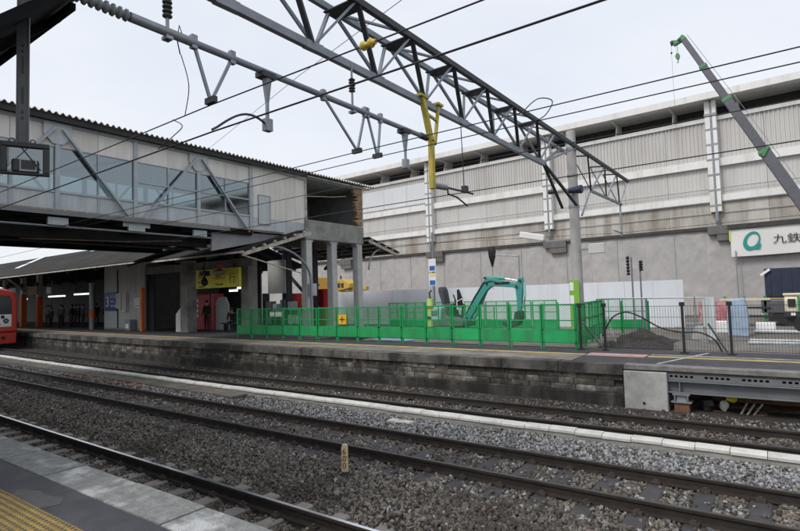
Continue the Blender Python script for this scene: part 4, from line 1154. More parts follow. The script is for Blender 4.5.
# hung support tube
st = thing('support_tube', 'grey tube hung below the gantry on ribbed insulators, carrying wire hangers', 'catenary tube', (-6, 6, 5.8))
MB().tube([(-6, 3.1, 5.80), (-6, 9.25, 5.80)], 0.048, 10).build('tube', STEELM, st, smooth=True)
MB().tube([(-6, 3.1, 5.80), (-6, 3.9, 5.80)], 0.058, 10).build('sleeve', STEELG, st, smooth=True)
insul((-6, 2.5, 5.80), (-6, 3.1, 5.80), 0.075, 8, PORCG, 'insulator', st)
MB().tube([(-6, 0.2, 5.80), (-6, 2.5, 5.80)], 0.04, 8).build('tube', STEELM, st)
insul((-6, 9.2, 5.80), (-6, 9.52, 5.80), 0.07, 4, PORC, 'insulator', st)
for v, nn in ((3.57, 6), (7.06, 5)):
    insul((-6, v, 5.98 if nn == 6 else 6.08), (-6, v, 6.33), 0.062, nn, PORC, 'insulator', st)
    MB().tube([(-6, v, 5.7), (-6, v, 6.0 if nn == 6 else 6.1)], 0.022, 6).build('hanger_rod', STEELG, st)
    MB().tube([(-6, v, 6.32), (-6, v, 6.62)], 0.02, 6).build('hanger_rod', STEELG, st)
    MB().box(-6.06, -5.94, v - .045, v + .045, 5.70, 5.74).build('clamp', STEELG, st)
def vhang(v0, v1, vl, zl):
    MB().beam((-6, v0, 5.80), (-6, vl - .02, zl + .05), 0.03, 0.04).build('wire_hanger', STEELM, st)
    MB().beam((-6, v1, 5.80), (-6, vl + .02, zl + .05), 0.03, 0.04).build('wire_hanger', STEELM, st)
    MB().box(-6.10, -5.90, vl - .03, vl + .03, zl - .02, zl + .06).build('wire_clamp', STEELD, st)
    for v in (v0, v1):
        MB().box(-6.035, -5.965, v - .04, v + .04, 5.72, 5.90).build('clamp', STEELG, st)
vhang(3.93, 4.52, 4.18, 5.09)
vhang(6.32, 7.40, 7.15, 5.02)
vhang(7.46, 7.72, 7.70, 5.05) if False else vhang(7.46, 7.86, 7.74, 5.05)
def drop(v, zl, arm=None):
    MB().box(-6.09, -5.91, v - .14, v + .10, 5.70, 5.78).build('clamp', STEELD, st)
    MB().tube([(-6, v, 5.72), (-6, v, 5.35)], [0.075, 0.03], 8).tube([(-6, v, 5.4), (-6, v, zl)], 0.028, 8).build('drop_post', STEELM, st)
    MB().box(-6.05, -5.95, v - .06, v + .06, zl - .08, zl + .10).build('drop_clamp', STEELG, st)
    if arm:
        MB().tube([(-6, v + (arm[0] - v) * t, zl + (arm[1] + .02 - zl) * t * t + .16 * math.sin(math.pi * min(1, t * 1.05)) * (1 - t * .55)) for t in frange(0, 1, 12)], 0.017, 6).build('steady_arm', STEELD, st)
drop(5.13, 5.0, (4.19, 4.70))
drop(8.66, 5.08, None)
MB().tube([(-6, 3.8, 5.78), (-6, 3.73, 5.95), (-6, 3.70, 5.75), (-6, 3.74, 5.58)], 0.008, 5).build('loop_wire', WIRE, st)

# concrete pole carrying the gantry
cpz = thing('concrete_pole', 'round grey concrete pole carrying the gantry, lime green board at its foot', 'pole', (-6.05, 19.5, 0.4))
MB().lathe([(0.195, 0.3), (0.165, 8.3), (0.14, 8.32)], (-6.05, 19.5, 0), 18).build('pole', POLEC, cpz, smooth=True)
for z in (5.45, 6.6, 7.6):
    MB().lathe([(0.196, z), (0.196, z + .10)], (-6.05, 19.5, 0), 16).build('band_clamp', STEELG, cpz)
MB().box(-6.28, -5.93, 19.22, 19.27, 0.6, 2.80).build('lime_board', LIME, cpz)
for z0 in (2.42, 1.95):
    MB().box(-6.26, -6.12, 19.21, 19.22, z0, z0 + .30).build('white_patch', WHITE, cpz)
pbx = tag(MB().box(-5.55, -5.0, 19.25, 19.45, 3.72, 4.08).build('equipment_box', CREAM, base=True, bevel=0.02), 'beige box bolted to the right side of the concrete pole', 'box')
MB().box(-5.85, -5.55, 19.32, 19.38, 3.85, 3.92).build('bracket', STEELG, pbx)
cmr = thing('pole_camera', 'white surveillance camera on an arm left of the concrete pole', 'camera', (-7.1, 19.3, 4.4))
MB().beam((-8.05, 19.15, 4.62), (-7.15, 19.3, 4.42), 0.2, 0.24).build('housing', WHITE, cmr, bevel=0.03)
MB().beam((-7.2, 19.3, 4.30), (-6.2, 19.45, 4.30), 0.06, 0.06).build('arm', STEELG, cmr)
pl = thing('pole_lamp', 'dark round lamp clamped high on the concrete pole', 'lamp', (-5.7, 19.2, 6.05))
MB().lathe([(0.10, -6.1), (0.13, -5.85), (0.16, -5.66), (0.14, -5.62)], (0, 19.15, 6.05), 12, 'x').build('lamp_head', NAVY, pl, smooth=True)
MB().tube([(-6.7, 19.15, 6.1), (-6.1, 19.15, 6.05)], 0.03, 6).build('bracket', STEELG, pl)
MB().lathe([(0.09, -6.85), (0.09, -6.65)], (0, 19.15, 6.1), 10, 'x').build('lamp_tail', STEELD, pl)

# ================================================================ WIRES
def wire(name, pts, r, lab, cat='wire', sag=0.0):
    P = []
    for (a, b) in zip(pts[:-1], pts[1:]):
        a, b = Vector(a), Vector(b)
        n_ = 8
        for i in range(n_):
            t = i / n_
            q = a.lerp(b, t); q.z -= sag * 4 * t * (1 - t)
            P.append(q)
    P.append(Vector(pts[-1]))
    return tag(MB().tube(P, r, 5).build(name, WIRE), lab, cat)
def smooth_pts(p, n_=6):
    p = [Vector(q) for q in p]; o = []
    for i in range(len(p) - 1):
        a, b, c, d = p[max(i - 1, 0)], p[i], p[i + 1], p[min(i + 2, len(p) - 1)]
        for k in range(n_):
            t = k / n_
            o.append(0.5 * (2 * b + (c - a) * t + (2 * a - 5 * b + 4 * c - d) * t * t + (3 * b - a - 3 * c + d) * t ** 3))
    return o + [p[-1]]
def bent(name, pts, r, lab, cat):
    return tag(MB().tube(smooth_pts(pts), r, 6).build(name, WIRE), lab, cat)
def run(v, z, bow=0.0):
    return [(-62, v + cv(-62), z + bow), (-30, v + cv(-30), z + bow * .5), (-6, v, z), (14, v, z + bow * .4)]
wire('overhead_wire', run(4.18, 5.05, 0.0), 0.009, 'upper overhead wire of the nearest track, held by the left wire hanger')
wire('overhead_wire', run(4.19, 4.69), 0.0115, 'lower overhead wire of the nearest track, touching the curved steady arm')
wire('overhead_wire', run(7.15, 5.02), 0.009, 'overhead wire running through the middle wire hanger')
wire('overhead_wire', run(7.74, 5.05), 0.009, 'overhead wire running through the right wire hanger')
wire('overhead_wire', run(10.5, 5.38), 0.010, 'upper overhead wire of the farthest track, before the cream bridge cladding')
wire('overhead_wire', run(10.5, 4.72), 0.011, 'lowest overhead wire of the farthest track, before the concrete portal beam')
wire('overhead_wire', [(-24.0, 15.6, 9.55), (-10, 9.67, 8.33), (4, 4.4, 7.3)], 0.007, 'thin slanting stay wire crossing from the bridge roof to the gantry')
wire('overhead_wire', [(-62, 28, 7.2), (-6, 26.3, 5.05), (14, 26.3, 5.3)], 0.010, 'overhead wire on the drop post at the far end of the gantry')
for (u0, v0, z0, lab) in ((-6.5, 4.18, 5.1, 'small jumper cable hanging from the loop above the nearest overhead wires'),):
    bent('jumper_cable', [(-6, 3.75, 5.58), (-6.3, 4.05, 5.35), (-6.6, 4.18, 5.05)], 0.006, lab, 'cable')
bent('jumper_cable', [(-6.9, 4.18, 5.05), (-6.7, 4.2, 4.92), (-6.9, 4.19, 4.82), (-7.3, 4.19, 4.70)], 0.007, 'short curled jumper cable joining the two nearest overhead wires', 'cable')
bent('jumper_cable', [(-2.9, 7.15, 5.02), (-2.75, 7.4, 5.26), (-2.6, 7.6, 5.25), (-2.75, 7.7, 5.1), (-2.95, 7.74, 5.05)], 0.008, 'looped jumper cable standing up between two wires before the crane hook', 'cable')
yi = thing('wire_insulator', 'small yellow insulator on the upper wire in front of the gantry', 'insulator', (-3.3, 4.18, 5.05))
insul((-3.42, 4.18, 5.05), (-3.22, 4.18, 5.05), 0.05, 2, mat('insulator_yellow', (0.5, 0.36, 0.05), 0.5, bump=0), 'disc', yi)

# ================================================================ GREEN FENCES
pan_cache = {}
def mesh_panel(wd, h0, h1, dx=0.085, r=0.0034):
    key = (round(wd, 2), h0, h1)
    if key in pan_cache: return pan_cache[key]
    m_ = MB()
    H_ = h1 - h0
    # diamond wire mesh
    n_ = int((wd + H_) / dx)
    for i in range(n_ + 1):
        s_ = i * dx
        # rising
        x0, z0 = (s_ - H_, 0); x1, z1 = (s_, H_)
        if x0 < 0: z0 = -x0; x0 = 0
        if x1 > wd: z1 = H_ - (x1 - wd); x1 = wd
        if z1 - z0 > 0.02:
            m_.beam((x0, 0, h0 + z0), (x1, 0, h0 + z1), r * 2, r * 2)
            m_.beam((x0, 0.008, h1 - z0), (x1, 0.008, h1 - z1), r * 2, r * 2)
    pan_cache[key] = m_.mesh('wire_mesh', GREENF)
    return pan_cache[key]
def green_fence(label, u0, v0, u1, v1, zb_, n_, htop=1.28, kick=0.36, leg=0.16, double=True):
    L_ = math.hypot(u1 - u0, v1 - v0); ang = math.atan2(v1 - v0, u1 - u0)
    t = thing('green_fence', label, 'fence', (u0, v0, zb_), ang, group='green construction fences on the far platform')
    wd = L_ / n_
    fr = MB().box(0.02, wd - .02, -.02, .02, htop - .045, htop).box(0.02, wd - .02, -.018, .018, htop * .62, htop * .62 + .03).box(0.02, wd - .02, -.02, .02, leg, leg + .035).box(0.02, wd - .02, -.02, .02, leg + kick, leg + kick + .04)
    fr.box(0.02, .06, -.02, .02, 0.0, htop - .045).box(wd - .06, wd - .02, -.02, .02, 0.0, htop - .045).box(wd / 2 - .015, wd / 2 + .015, -.016, .016, leg + .04, htop - .05)
    frm = fr.mesh('panel_frame', GREENF)
    kb = MB().box(0.06, wd - .06, -.03, -.018, leg + .02, leg + kick).mesh('kick_board', GREENK)
    me_ = mesh_panel(wd - 0.10, leg + kick + .03, htop - .05)
    for i in range(n_):
        p = put(frm, 'fence_panel', t, (i * wd, 0, 0), (lrnd(-.015, .015), lrnd(-.008, .008), lrnd(-.025, .025)), local=True)
        put(kb, 'kick_board', p, (0, 0, 0), local=True)
        put(me_, 'wire_mesh', p, (0.05, 0, 0), local=True)
        put(fpost, 'fence_post', t, (i * wd, 0.05, 0), local=True)
    put(fpost, 'fence_post', t, (L_, 0.05, 0), local=True)
    return t
fpost = MB().tube([(0, 0, 0), (0, 0, 1.30)], 0.026, 8).mesh('fence_post', GREENF)
gf1 = green_fence('longest green mesh fence with solid kick boards along the platform front', -19.95, 15.1, -4.78, 15.1, FZ, 15)
green_fence('rear green mesh fence behind the teal excavator', -17.5, 23.2, -8.0, 22.8, 0.62, 8, htop=1.42)
green_fence('green mesh fence running back from the front corner past the lime board', -4.9, 15.5, -5.45, 20.4, 0.70, 4, htop=1.36)
green_fence('short green mesh fence before the white hoarding, right of the lime board', -6.4, 22.9, -4.4, 23.0, 0.62, 2, htop=1.42)
fs = tag(MB().box(-13.75, -13.35, 15.02, 15.05, 1.42, 1.78).build('fence_sign', mat('sign_amber', (0.75, 0.42, 0.02), 0.5, var=0.1, bump=0), base=True), 'small amber warning sign tied to the long green fence', 'sign')
MB().box(-13.57, -13.53, 15.01, 15.02, 1.48, 1.72).build('sign_mark', TEXTD, fs)
MB().box(-13.68, -13.42, 15.01, 15.02, 1.58, 1.62).build('sign_mark', TEXTD, fs)
# tarpaulin and pipes on the ground behind the fence
tag(MB().box(-12.6, -11.0, 15.5, 16.1, 0.76, 0.83).build('folded_sheet', BLUET, base=True, bevel=0.02), 'folded blue sheet lying below the long green fence', 'sheet')

# ================================================================ BLACK WIRE FENCE
bf = thing('black_fence', 'black wire mesh fence on dark posts along the right end of the platform', 'fence', (-2, 15.1, FZ))
pst = MB().box(-.03, .03, -.03, .03, 0, 1.28).box(-.09, .09, -.05, .05, 0, .02).box(-.06, .06, -.035, .035, 1.18, 1.28).mesh('fence_post', BLACK)
fx = [-4.68, -4.02, -2.1, -1.08, 0.35, 1.8]
for x in fx:
    put(pst, 'fence_post', bf, (x, 15.1, FZ))
for a, b in zip(fx[:-1], fx[1:]):
    m_ = MB()
    n_ = int((b - a) / 0.062)
    for i in range(1, n_):
        x = a + (b - a) * i / n_
        m_.box(x - .0028, x + .0028, 15.095, 15.101, FZ + .06, FZ + 1.20)
    for z in (0.08, 0.34, 0.62, 0.9, 1.18):
        m_.box(a + .03, b - .03, 15.102, 15.11, FZ + z - .005, FZ + z + .005)
    m_.build('wire_panel', BLACK, bf)
for x in (-4.6, -1.55):
    MB().beam((x, 15.1, FZ + .75), (x + .35, 15.9, FZ - 0.1), 0.035, 0.035).build('back_stay', STEELG, bf)

# ================================================================ YARD BEHIND
m_ = MB()
gx, gy = 80, 60
def yardh(u, v):
    h = 0.52 + 0.05 * noise.noise((u * .6, v * .6, 0.3)) + 0.02 * noise.noise((u * 2.5, v * 2.5, 4))
    d = math.hypot((u + 3.6) / 1.9, (v - 19.5) / 2.6)
    if d < 1:
        h += 0.45 * (1 - d) ** 0.9 + 0.06 * noise.noise((u * 3, v * 3, 7))
    return h
for i in range(gx + 1):
    for j in range(gy + 1):
        u = -16.5 + 46.0 * (i / gx); v = 15.62 + 30 * (j / gy) ** 1.3
        m_.v.append((u, v, yardh(u, v)))
for i in range(gx):
    for j in range(gy):
        q = i * (gy + 1) + j
        m_.f.append((q, q + gy + 1, q + gy + 2, q + 1)); m_.m.append(0)
yd = struct(m_.build('construction_yard', DIRT, smooth=True))
b = MB().box(-75, -16.5, 24.4, 46, -0.6, 0.5)
b.build('yard_fill', DIRT, yd)
yd['kind'] = 'structure'
# dark earth mound
mm = MB()
n1, n2 = 64, 26
for i in range(n1 + 1):
    for j in range(n2 + 1):
        a = 2 * math.pi * i / n1; r_ = j / n2
        u = -3.75 + 1.5 * r_ * math.cos(a); v = 18.6 + 2.2 * r_ * math.sin(a)
        mm.v.append((u, v, 0.44 + 0.62 * (1 - r_) ** 0.8 + (0.22 * noise.noise((u * 1.7, v * 1.7, 2)) + 0.12 * noise.noise((u * 5, v * 5, 5)) + 0.05 * noise.noise((u * 12, v * 12, 5))) * (1 - r_ * .5)))
for i in range(n1):
    for j in range(n2):
        q = i * (n2 + 1) + j
        mm.f.append((q, q + n2 + 1, q + n2 + 2, q + 1)); mm.m.append(0)
tag(mm.build('soil_mound', SOIL, base=True), 'low dark mound of dug earth behind the black fence', 'soil', kind='stuff')

hd = thing('hoarding', 'long white construction hoarding of flat panels in front of the viaduct', 'hoarding', (-15, 28, 0.4))
n_ = 20
u = -28.6
hp = MB().box(0.006, 1.300, -.02, .02, 0, 2.32).mesh('hoarding_panel', WHITEB)
while u < -5.0:
    put(hp, 'hoarding_panel', hd, (u, 28 + lrnd(-.01, .01), 0.46 + lrnd(-.012, .012)))
    u += 1.306
MB().box(-30, u, 28.03, 28.08, 0.9, 0.95).box(-30, u, 28.03, 28.08, 2.3, 2.35).build('back_rail', STEELG, hd)

# poles
sp = thing('signed_pole', 'thin grey pole with blue and white plates and a yellow-green wrap at its foot', 'pole', (-12.55, 20, 0.5))
MB().tube([(-12.55, 20, 0.5), (-12.55, 20, 5.2)], 0.05, 8).build('pole', STEELG, sp)
MB().box(-12.75, -12.38, 19.93, 19.95, 3.45, 4.02).build('plate', WHITE, sp)
MB().box(-12.75, -12.38, 19.93, 19.95, 2.82, 3.36).build('plate', WHITE, sp)
MB().box(-12.70, -12.42, 19.92, 19.93, 3.50, 3.70).build('blue_field', BLUEV, sp)
MB().box(-12.70, -12.42, 19.92, 19.93, 2.86, 3.06).build('blue_field', BLUEV, sp)
MB().box(-12.70, -12.42, 19.92, 19.93, 3.26, 3.34).build('yellow_field', YELS, sp)
MB().lathe([(0.17, 0.55), (0.18, 1.4), (0.16, 2.25)], (-12.75, 20, 0), 12).build('foot_wrap', HIVIS, sp)
for z in (0.9, 1.35, 1.8):
    MB().lathe([(0.186, z), (0.186, z + .12)], (-12.75, 20, 0), 12).build('wrap_band', STEELD if z < 1.7 else ORAN, sp)
MB().tube([(-12.75, 20, 2.2), (-12.8, 20, 2.5), (-12.68, 20, 2.62)], 0.035, 6).build('pipe_stub', STEELD, sp)
for (x, zt, kk, lab) in ((-4.72, 3.65, 0, 'left of two thin poles with a black insulator, before the hoarding'), (-4.42, 3.5, 1, 'right of two thin poles with a short black insulator, before the hoarding')):
    t = thing('insulator_pole', lab, 'pole', (x, 22, 0.5))
    MB().tube([(x, 22, 0.45), (x, 22, zt)], 0.032, 8).build('pole', STEELG, t)
    if kk == 0:
        insul((x - .12, 21.95, 2.95), (x - .12, 21.95, 3.7), 0.07, 6, BLACK, 'insulator', t)
    else:
        insul((x + .05, 21.95, 3.1), (x + .05, 21.95, 3.5), 0.08, 4, BLACK, 'insulator', t)
lp = thing('loudspeaker_pole', 'thin pole with a side arm holding a black horn near the viaduct girder', 'pole', (-10.2, 24, 0.5))
MB().tube([(-10.2, 24, 0.5), (-10.2, 24, 4.2)], 0.03, 6).tube([(-10.2, 24, 4.15), (-11.7, 24, 4.3)], 0.03, 6).build('pole', STEELG, lp)
MB().lathe([(0.16, 4.72), (0.20, 4.5), (0.17, 4.2), (0.05, 3.75), (0.03, 3.7)], (-11.6, 24, 0), 10).build('horn', BLACK, lp, smooth=True)
MB().tube([(-11.6, 24, 3.7), (-11.6, 24, 2.6)], 0.01, 5).build('cable', WIRE, lp)
bent('hose', [(-4.6, 17, 1.0), (-4.29, 17, 1.55), (-3.9, 17, 1.73), (-3.49, 17, 1.6), (-2.96, 17, 1.28), (-2.45, 17, 1.16), (-1.95, 17, 1.15), (-1.6, 17, .95), (-1.44, 17, .62)], 0.024, 'black hose looping across behind the black fence', 'hose')
# trestle that carries the hose, pipe rail
tg = thing('pipe_stand', 'grey scaffold pipe rail on thin legs behind the black fence', 'pipe rail', (-3.5, 20, 0.5))
MB().tube([(-5.4, 20, 2.1), (-2.1, 20, 2.06)], 0.025, 6).build('rail', STEELG, tg)
for x in (-5.3, -3.9, -2.4):
    MB().tube([(x, 20, 0.5), (x, 20, 2.1)], 0.025, 6).build('leg', STEELG, tg)
MB().beam((-4.75, 18.2, 1.5), (-4.45, 18.2, 0.55), 0.05, 0.05).build('leaning_strut', WOODW, tg)
# things in the right background
tag(MB().prism([(-2.62, 0.42), (-2.02, 0.42), (-2.18, 1.12), (-2.42, 1.12)], 'y', 19.8, 20.4).build('concrete_footing', CONCL, base=True, bevel=0.02), 'tapered pale concrete footing behind the black fence', 'footing')
tag(MB().box(-2.38, -2.0, 21.8, 22.0, 0.5, 2.05).box(-2.36, -2.3, 21.76, 21.8, 0.5, 2.05).build('steel_sheet', GREYP, base=True), 'upright grey steel sheet standing behind the concrete footing', 'sheet')
ps = tag(MB().box(-3.1, -1.75, 27.0, 27.1, 0.75, 1.75).build('red_barrier_board', PINK, base=True), 'faded red barrier board leaning by the yard, left of the blue sheet', 'board')
for x in (-3.0, -1.9):
    MB().box(x, x + .06, 27.1, 27.3, 0.45, 1.6).build('support', STEELD, ps)
b = blob((-1.42, 24.0, 1.15), 0.5, (0.72, 0.5, 1.45), 11, 12)
tag(MB().prism([(-1.78, 0.5), (-1.12, 0.5), (-1.10, 1.3), (-1.2, 1.95), (-1.72, 1.88), (-1.80, 1.2)], 'y', 23.7, 24.2).build('wrapped_cabinet', BLUET, base=True, bevel=0.05), 'tall cabinet wrapped in pale blue sheet behind the black fence', 'cabinet')
for i, (x0, x1) in enumerate(((-2.5, -1.85), (-0.95, -0.3))):
    o_ = tag(MB().box(x0, x1, 25.3, 25.8, 0.5, 0.98 - i * .05).build('concrete_block', WHITE, base=True, bevel=0.03), ('white block left of the blue wrapped cabinet', 'white block right of the blue wrapped cabinet')[i], 'block')
wp = thing('pipe_bundle', 'long pale pipes laid on the yard ground at the right edge', 'pipes', (1, 22, 0.55))
for (v, z, r_) in ((25.2, 0.60, 0.07), (20.6, 0.58, 0.06), (21.6, 0.57, 0.04)):
    MB().tube([(-1.0, v, z), (8, v + .4, z)], r_, 8).build('pipe', GREYP, wp)
nv_ = thing('navy_container', 'dark navy site container with a light corner under the banner', 'container', (0.6, 34, 0.5))
MB().box(-0.75, 3.6, 33.5, 35.5, 1.75, 3.25).build('body', NAVY, nv_, bevel=0.03)
for k in range(9):
    MB().box(-0.6 + k * .45, -0.5 + k * .45, 33.46, 33.5, 1.85, 3.15).build('rib', NAVY, nv_)
MB().box(-0.75, 3.6, 33.4, 35.5, 1.45, 1.72).build('yellow_sill', mat('dull_yellow', (0.45, 0.32, 0.12), 0.6, var=0.15), nv_)
MB().box(-0.7, 3.5, 33.6, 35.4, 0.45, 1.45).build('base', STEELD, nv_)
MB().beam((-0.9, 33.4, 2.9), (-0.5, 33.4, 3.2), 0.1, 0.12).build('corner_lamp', WHITE, nv_)
for i_, (x_, v_, w_, h_, m__, nm_, lab_, ct_) in enumerate((
        (-2.9, 23.6, 0.5, 0.55, STEELG, 'generator_box', 'small grey machine box on the yard left of the upright steel sheet', 'machine box'),
        (-3.4, 25.0, 0.7, 0.3, WOODW, 'timber_stack', 'low stack of weathered timbers in front of the red barrier board', 'timber'),
        (0.9, 22.5, 0.9, 0.28, STEELD, 'dark_mat', 'dark folded mat on the yard near the right edge', 'mat'))):
    b_ = MB()
    for q_ in range(4):
        b_.box(x_ - w_ / 2 + lrnd(-.05, .05), x_ + w_ / 2 + lrnd(-.05, .05), v_ - .2 + lrnd(-.03, .03), v_ + .2, 0.48 + h_ * q_ / 4, 0.48 + h_ * (q_ + 1) / 4 - 0.012)
    tag(b_.build(nm_, m__, base=True, bevel=0.01), lab_, ct_)
rkx = thing('pipe_rack', 'low dark rack with green uprights left of the navy container', 'rack', (-1.1, 30, 0.5))
for x in (-2.3, -1.5, -0.7):
    MB().box(x - .05, x + .05, 29.9, 30, 0.45, 1.9).build('upright', GREENF, rkx)
for z in (0.9, 1.3, 1.7):
    MB().box(-2.5, -0.5, 29.85, 30.05, z, z + .10).build('shelf', STEELD if z != 1.7 else CREAMT, rkx)
# cream truck at the right edge
tk = thing('cream_truck', 'small cream truck parked at the right edge of the yard', 'truck', (1.2, 26, 0.5))
MB().prism([(25.2, 1.35), (27.0, 1.35), (27.0, 2.0), (25.35, 2.0), (25.2, 1.8)], 'x', 0.02, 1.7).build('cab', CREAMT, tk, bevel=0.05)
MB().box(-0.02, 1.72, 25.25, 27.02, 1.97, 2.05).build('cab_roof', CREAMT, tk, bevel=0.03)
MB().box(0.12, 0.36, 25.15, 25.22, 1.55, 1.85).build('window', BLACK, tk)
MB().box(0.42, 0.50, 25.14, 25.22, 1.36, 1.98).build('green_stripe', CRANEN, tk)
MB().box(0.58, 1.4, 25.15, 25.22, 1.5, 1.88).build('window', BLACK, tk)
MB().box(0.0, 1.7, 25.19, 25.4, 1.18, 1.34).build('bumper', STEELD, tk)
MB().box(0.2, 0.34, 25.15, 25.2, 1.22, 1.32).build('headlight', WHITE, tk)
MB().box(1.75, 5.5, 25.3, 27.0, 1.25, 1.75).build('cargo_bed', GREENF, tk)
MB().box(-0.0, 5.4, 25.4, 26.9, 0.95, 1.18).build('chassis', STEELD, tk)
for x in (0.65, 4.4):
    for v in (25.3, 26.75):
        MB().lathe([(0.38, v - .1), (0.40, v), (0.38, v + .15)], (x, 0, 0.9), 16, 'y').build('wheel', RUBBER, tk, smooth=True)
# yellow machine and red boards behind the portal columns
ym = thing('yellow_machine', 'yellow construction machine half hidden behind the concrete portal columns', 'construction machine', (-28, 31, 0.5))
YELM2 = YELM
MB().prism([(-30.6, 1.2), (-27.2, 1.2), (-27.0, 2.2), (-27.6, 2.9), (-30.6, 2.9)], 'y', 30.2, 32.0).build('body', YELM2, ym, bevel=0.06)
MB().prism([(-30.5, 2.9), (-29.75, 2.9), (-29.85, 4.05), (-30.4, 4.05)], 'y', 30.3, 31.5).build('cab', YELM2, ym, bevel=0.05)
MB().box(-30.3, -29.95, 30.27, 30.3, 3.1, 3.85).build('window', BLACK, ym)
MB().prism([(-28.6, 2.9), (-28.3, 3.75), (-27.2, 3.8), (-26.6, 3.45), (-26.6, 3.1), (-27.4, 2.95)], 'y', 30.4, 31.4).build('engine_hood', YELM2, ym, bevel=0.06)
for k in range(3):
    MB().box(-28.2 + k * .38, -27.95 + k * .38, 30.37, 30.4, 3.15, 3.5).build('vent', STEELD, ym)
MB().tube([(-27.9, 30.9, 3.8), (-27.9, 30.9, 4.1)], 0.06, 8).build('exhaust_pipe', STEELD, ym)
MB().prism([(-27.0, 2.7), (-25.2, 2.92), (-25.2, 3.2), (-27.0, 3.05)], 'y', 30.7, 31.0).build('boom', YELM2, ym, bevel=0.03)
for v in (30.0, 31.7):
    MB().prism([(-30.8, 0.7), (-30.5, 0.48), (-27.3, 0.48), (-27.0, 0.7), (-27.0, 1.0), (-27.3, 1.25), (-30.5, 1.25), (-30.8, 1.0)], 'y', v, v + .45).build('crawler_track', RUBBER, ym)
for i, (x0, x1, z0, z1) in enumerate(((-25.4, -24.1, 1.0, 2.75), (-23.0, -21.5, 1.1, 2.95))):
    tag(MB().box(x0, x1, 23.0, 23.08, z0 - .4, z1).build('red_board', REDP, base=True), ('bright red board left of the nearest portal column, behind the fence', 'dark red board between the first two portal columns')[i], 'board')

# ================================================================ MINI EXCAVATOR (local frame: x towards the bucket)
ex = thing('mini_excavator', 'teal mini excavator with a grey seat and folded boom behind the green fence', 'excavator', (-11.4, 20.0, 0.5))
def L(mb, nm, m_, par=ex, **k):
    return mb.build(nm, m_, par, local=True, **k)
for y in (-0.55, 0.55):
    pts = []
    for i in range(24):
        t = 2 * math.pi * i / 24
        c_ = math.cos(t); s_ = math.sin(t)
        pts.append((0.55 * (1 if c_ > 0 else -1) + 0.22 * c_, 0.23 + 0.22 * s_))
    tr_ = L(MB().prism(pts, 'y', y - .13, y + .13), 'crawler_track', RUBBER, bevel=0.015)
    for x in (-0.55, -0.2, 0.2, 0.55):
        L(MB().lathe([(0.13, y - .14), (0.14, y), (0.13, y + .14)], (x, 0, 0.23), 12, 'y'), 'track_roller', STEELD, tr_)
L(MB().box(-0.4, 0.4, -.42, .42, 0.2, 0.5).box(0.75, 0.95, -.6, .6, 0.1, 0.45), 'undercarriage', TEAL, bevel=0.02)
L(MB().prism([(-0.85, 0.55), (0.55, 0.55), (0.6, 0.75), (0.45, 0.95), (-0.2, 1.0), (-0.35, 1.35), (-0.8, 1.4), (-0.95, 1.1)], 'y', -0.6, 0.6), 'upper_body', mat('engine_dark_grey', (0.10, 0.12, 0.12), 0.6, var=0.3, scale=6, bump=0.1), bevel=0.06)
L(MB().prism([(-0.94, 0.8), (-0.5, 0.8), (-0.42, 1.36), (-0.8, 1.41), (-1.0, 1.12)], 'y', -0.62, 0.62), 'engine_cover', TEALL, bevel=0.03)
seat = L(MB().box(-0.55, -0.05, -.24, .24, 1.38, 1.52).prism([(-0.62, 1.5), (-0.46, 1.5), (-0.56, 2.1), (-0.64, 2.26), (-0.78, 2.24), (-0.80, 2.05)], 'y', -0.25, 0.25), 'seat', mat('seat_grey', (0.06, 0.062, 0.066), 0.7, var=0.15, bump=0.1), bevel=0.05)
L(MB().prism([(-0.5, 1.0), (-0.05, 1.0), (-0.1, 1.38), (-0.5, 1.38)], 'y', -0.22, 0.22), 'seat_base', STEELD)
for y in (-0.3, 0.3):
    L(MB().tube([(0.05, y, 1.0), (0.12, y, 1.6), (0.0, y, 1.9)], 0.03, 6), 'control_lever', BLACK)
L(MB().prism([(0.05, 1.35), (0.4, 1.35), (0.1, 2.12), (0.04, 2.1)], 'y', -0.06, 0.06), 'control_column', BLACK)
L(MB().tube([(0.18, -.3, 1.25), (0.15, -.3, 1.6), (0.42, -.3, 1.72), (0.5, -.3, 1.5)], 0.025, 6), 'hand_guard', WHITE)
# boom with its bend, arm, bucket, cylinders
bo = MB().prism([(0.42, 0.95), (0.62, 0.90), (1.35, 2.05), (1.75, 2.28), (2.55, 2.22), (2.78, 2.30), (2.80, 2.12), (2.55, 2.0), (1.85, 2.04), (1.62, 1.90), (0.85, 0.9)], 'y', -0.11, 0.11)
bo = MB().prism([(0.35, 0.92), (0.62, 0.82), (1.46, 2.02), (1.70, 2.20), (2.62, 2.12), (2.85, 2.02), (2.90, 2.14), (2.72, 2.30), (1.74, 2.52), (1.48, 2.56), (1.28, 2.36)], 'y', -0.11, 0.11)
L(bo, 'boom', TEAL, bevel=0.02)
L(MB().box(0.2, 0.5, -.2, .2, 0.6, 1.0), 'boom_foot', TEAL, bevel=0.03)
L(MB().tube([(0.75, 0.0, 0.75), (1.15, 0.0, 1.45)], 0.06, 8), 'boom_cylinder', TEAL)
L(MB().tube([(1.15, 0.0, 1.45), (1.46, 0.0, 2.0)], 0.03, 8), 'cylinder_rod', CHROME)
L(MB().tube([(1.42, 0, 2.58), (2.25, 0, 2.50)], 0.065, 10), 'arm_cylinder', TEAL)
L(MB().tube([(2.25, 0, 2.50), (2.95, 0, 2.36)], 0.028, 8), 'cylinder_rod', CHROME)
L(MB().tube([(1.5, 0.13, 2.45), (1.9, 0.14, 2.33), (2.6, 0.14, 2.2)], 0.018, 6), 'hydraulic_hose', BLACK)
L(MB().prism([(2.72, 2.18), (2.88, 2.52), (3.02, 2.50), (3.06, 2.3), (2.98, 1.6), (2.92, 1.1), (2.78, 1.1), (2.76, 1.7)], 'y', -0.09, 0.09), 'arm', TEAL, bevel=0.02)
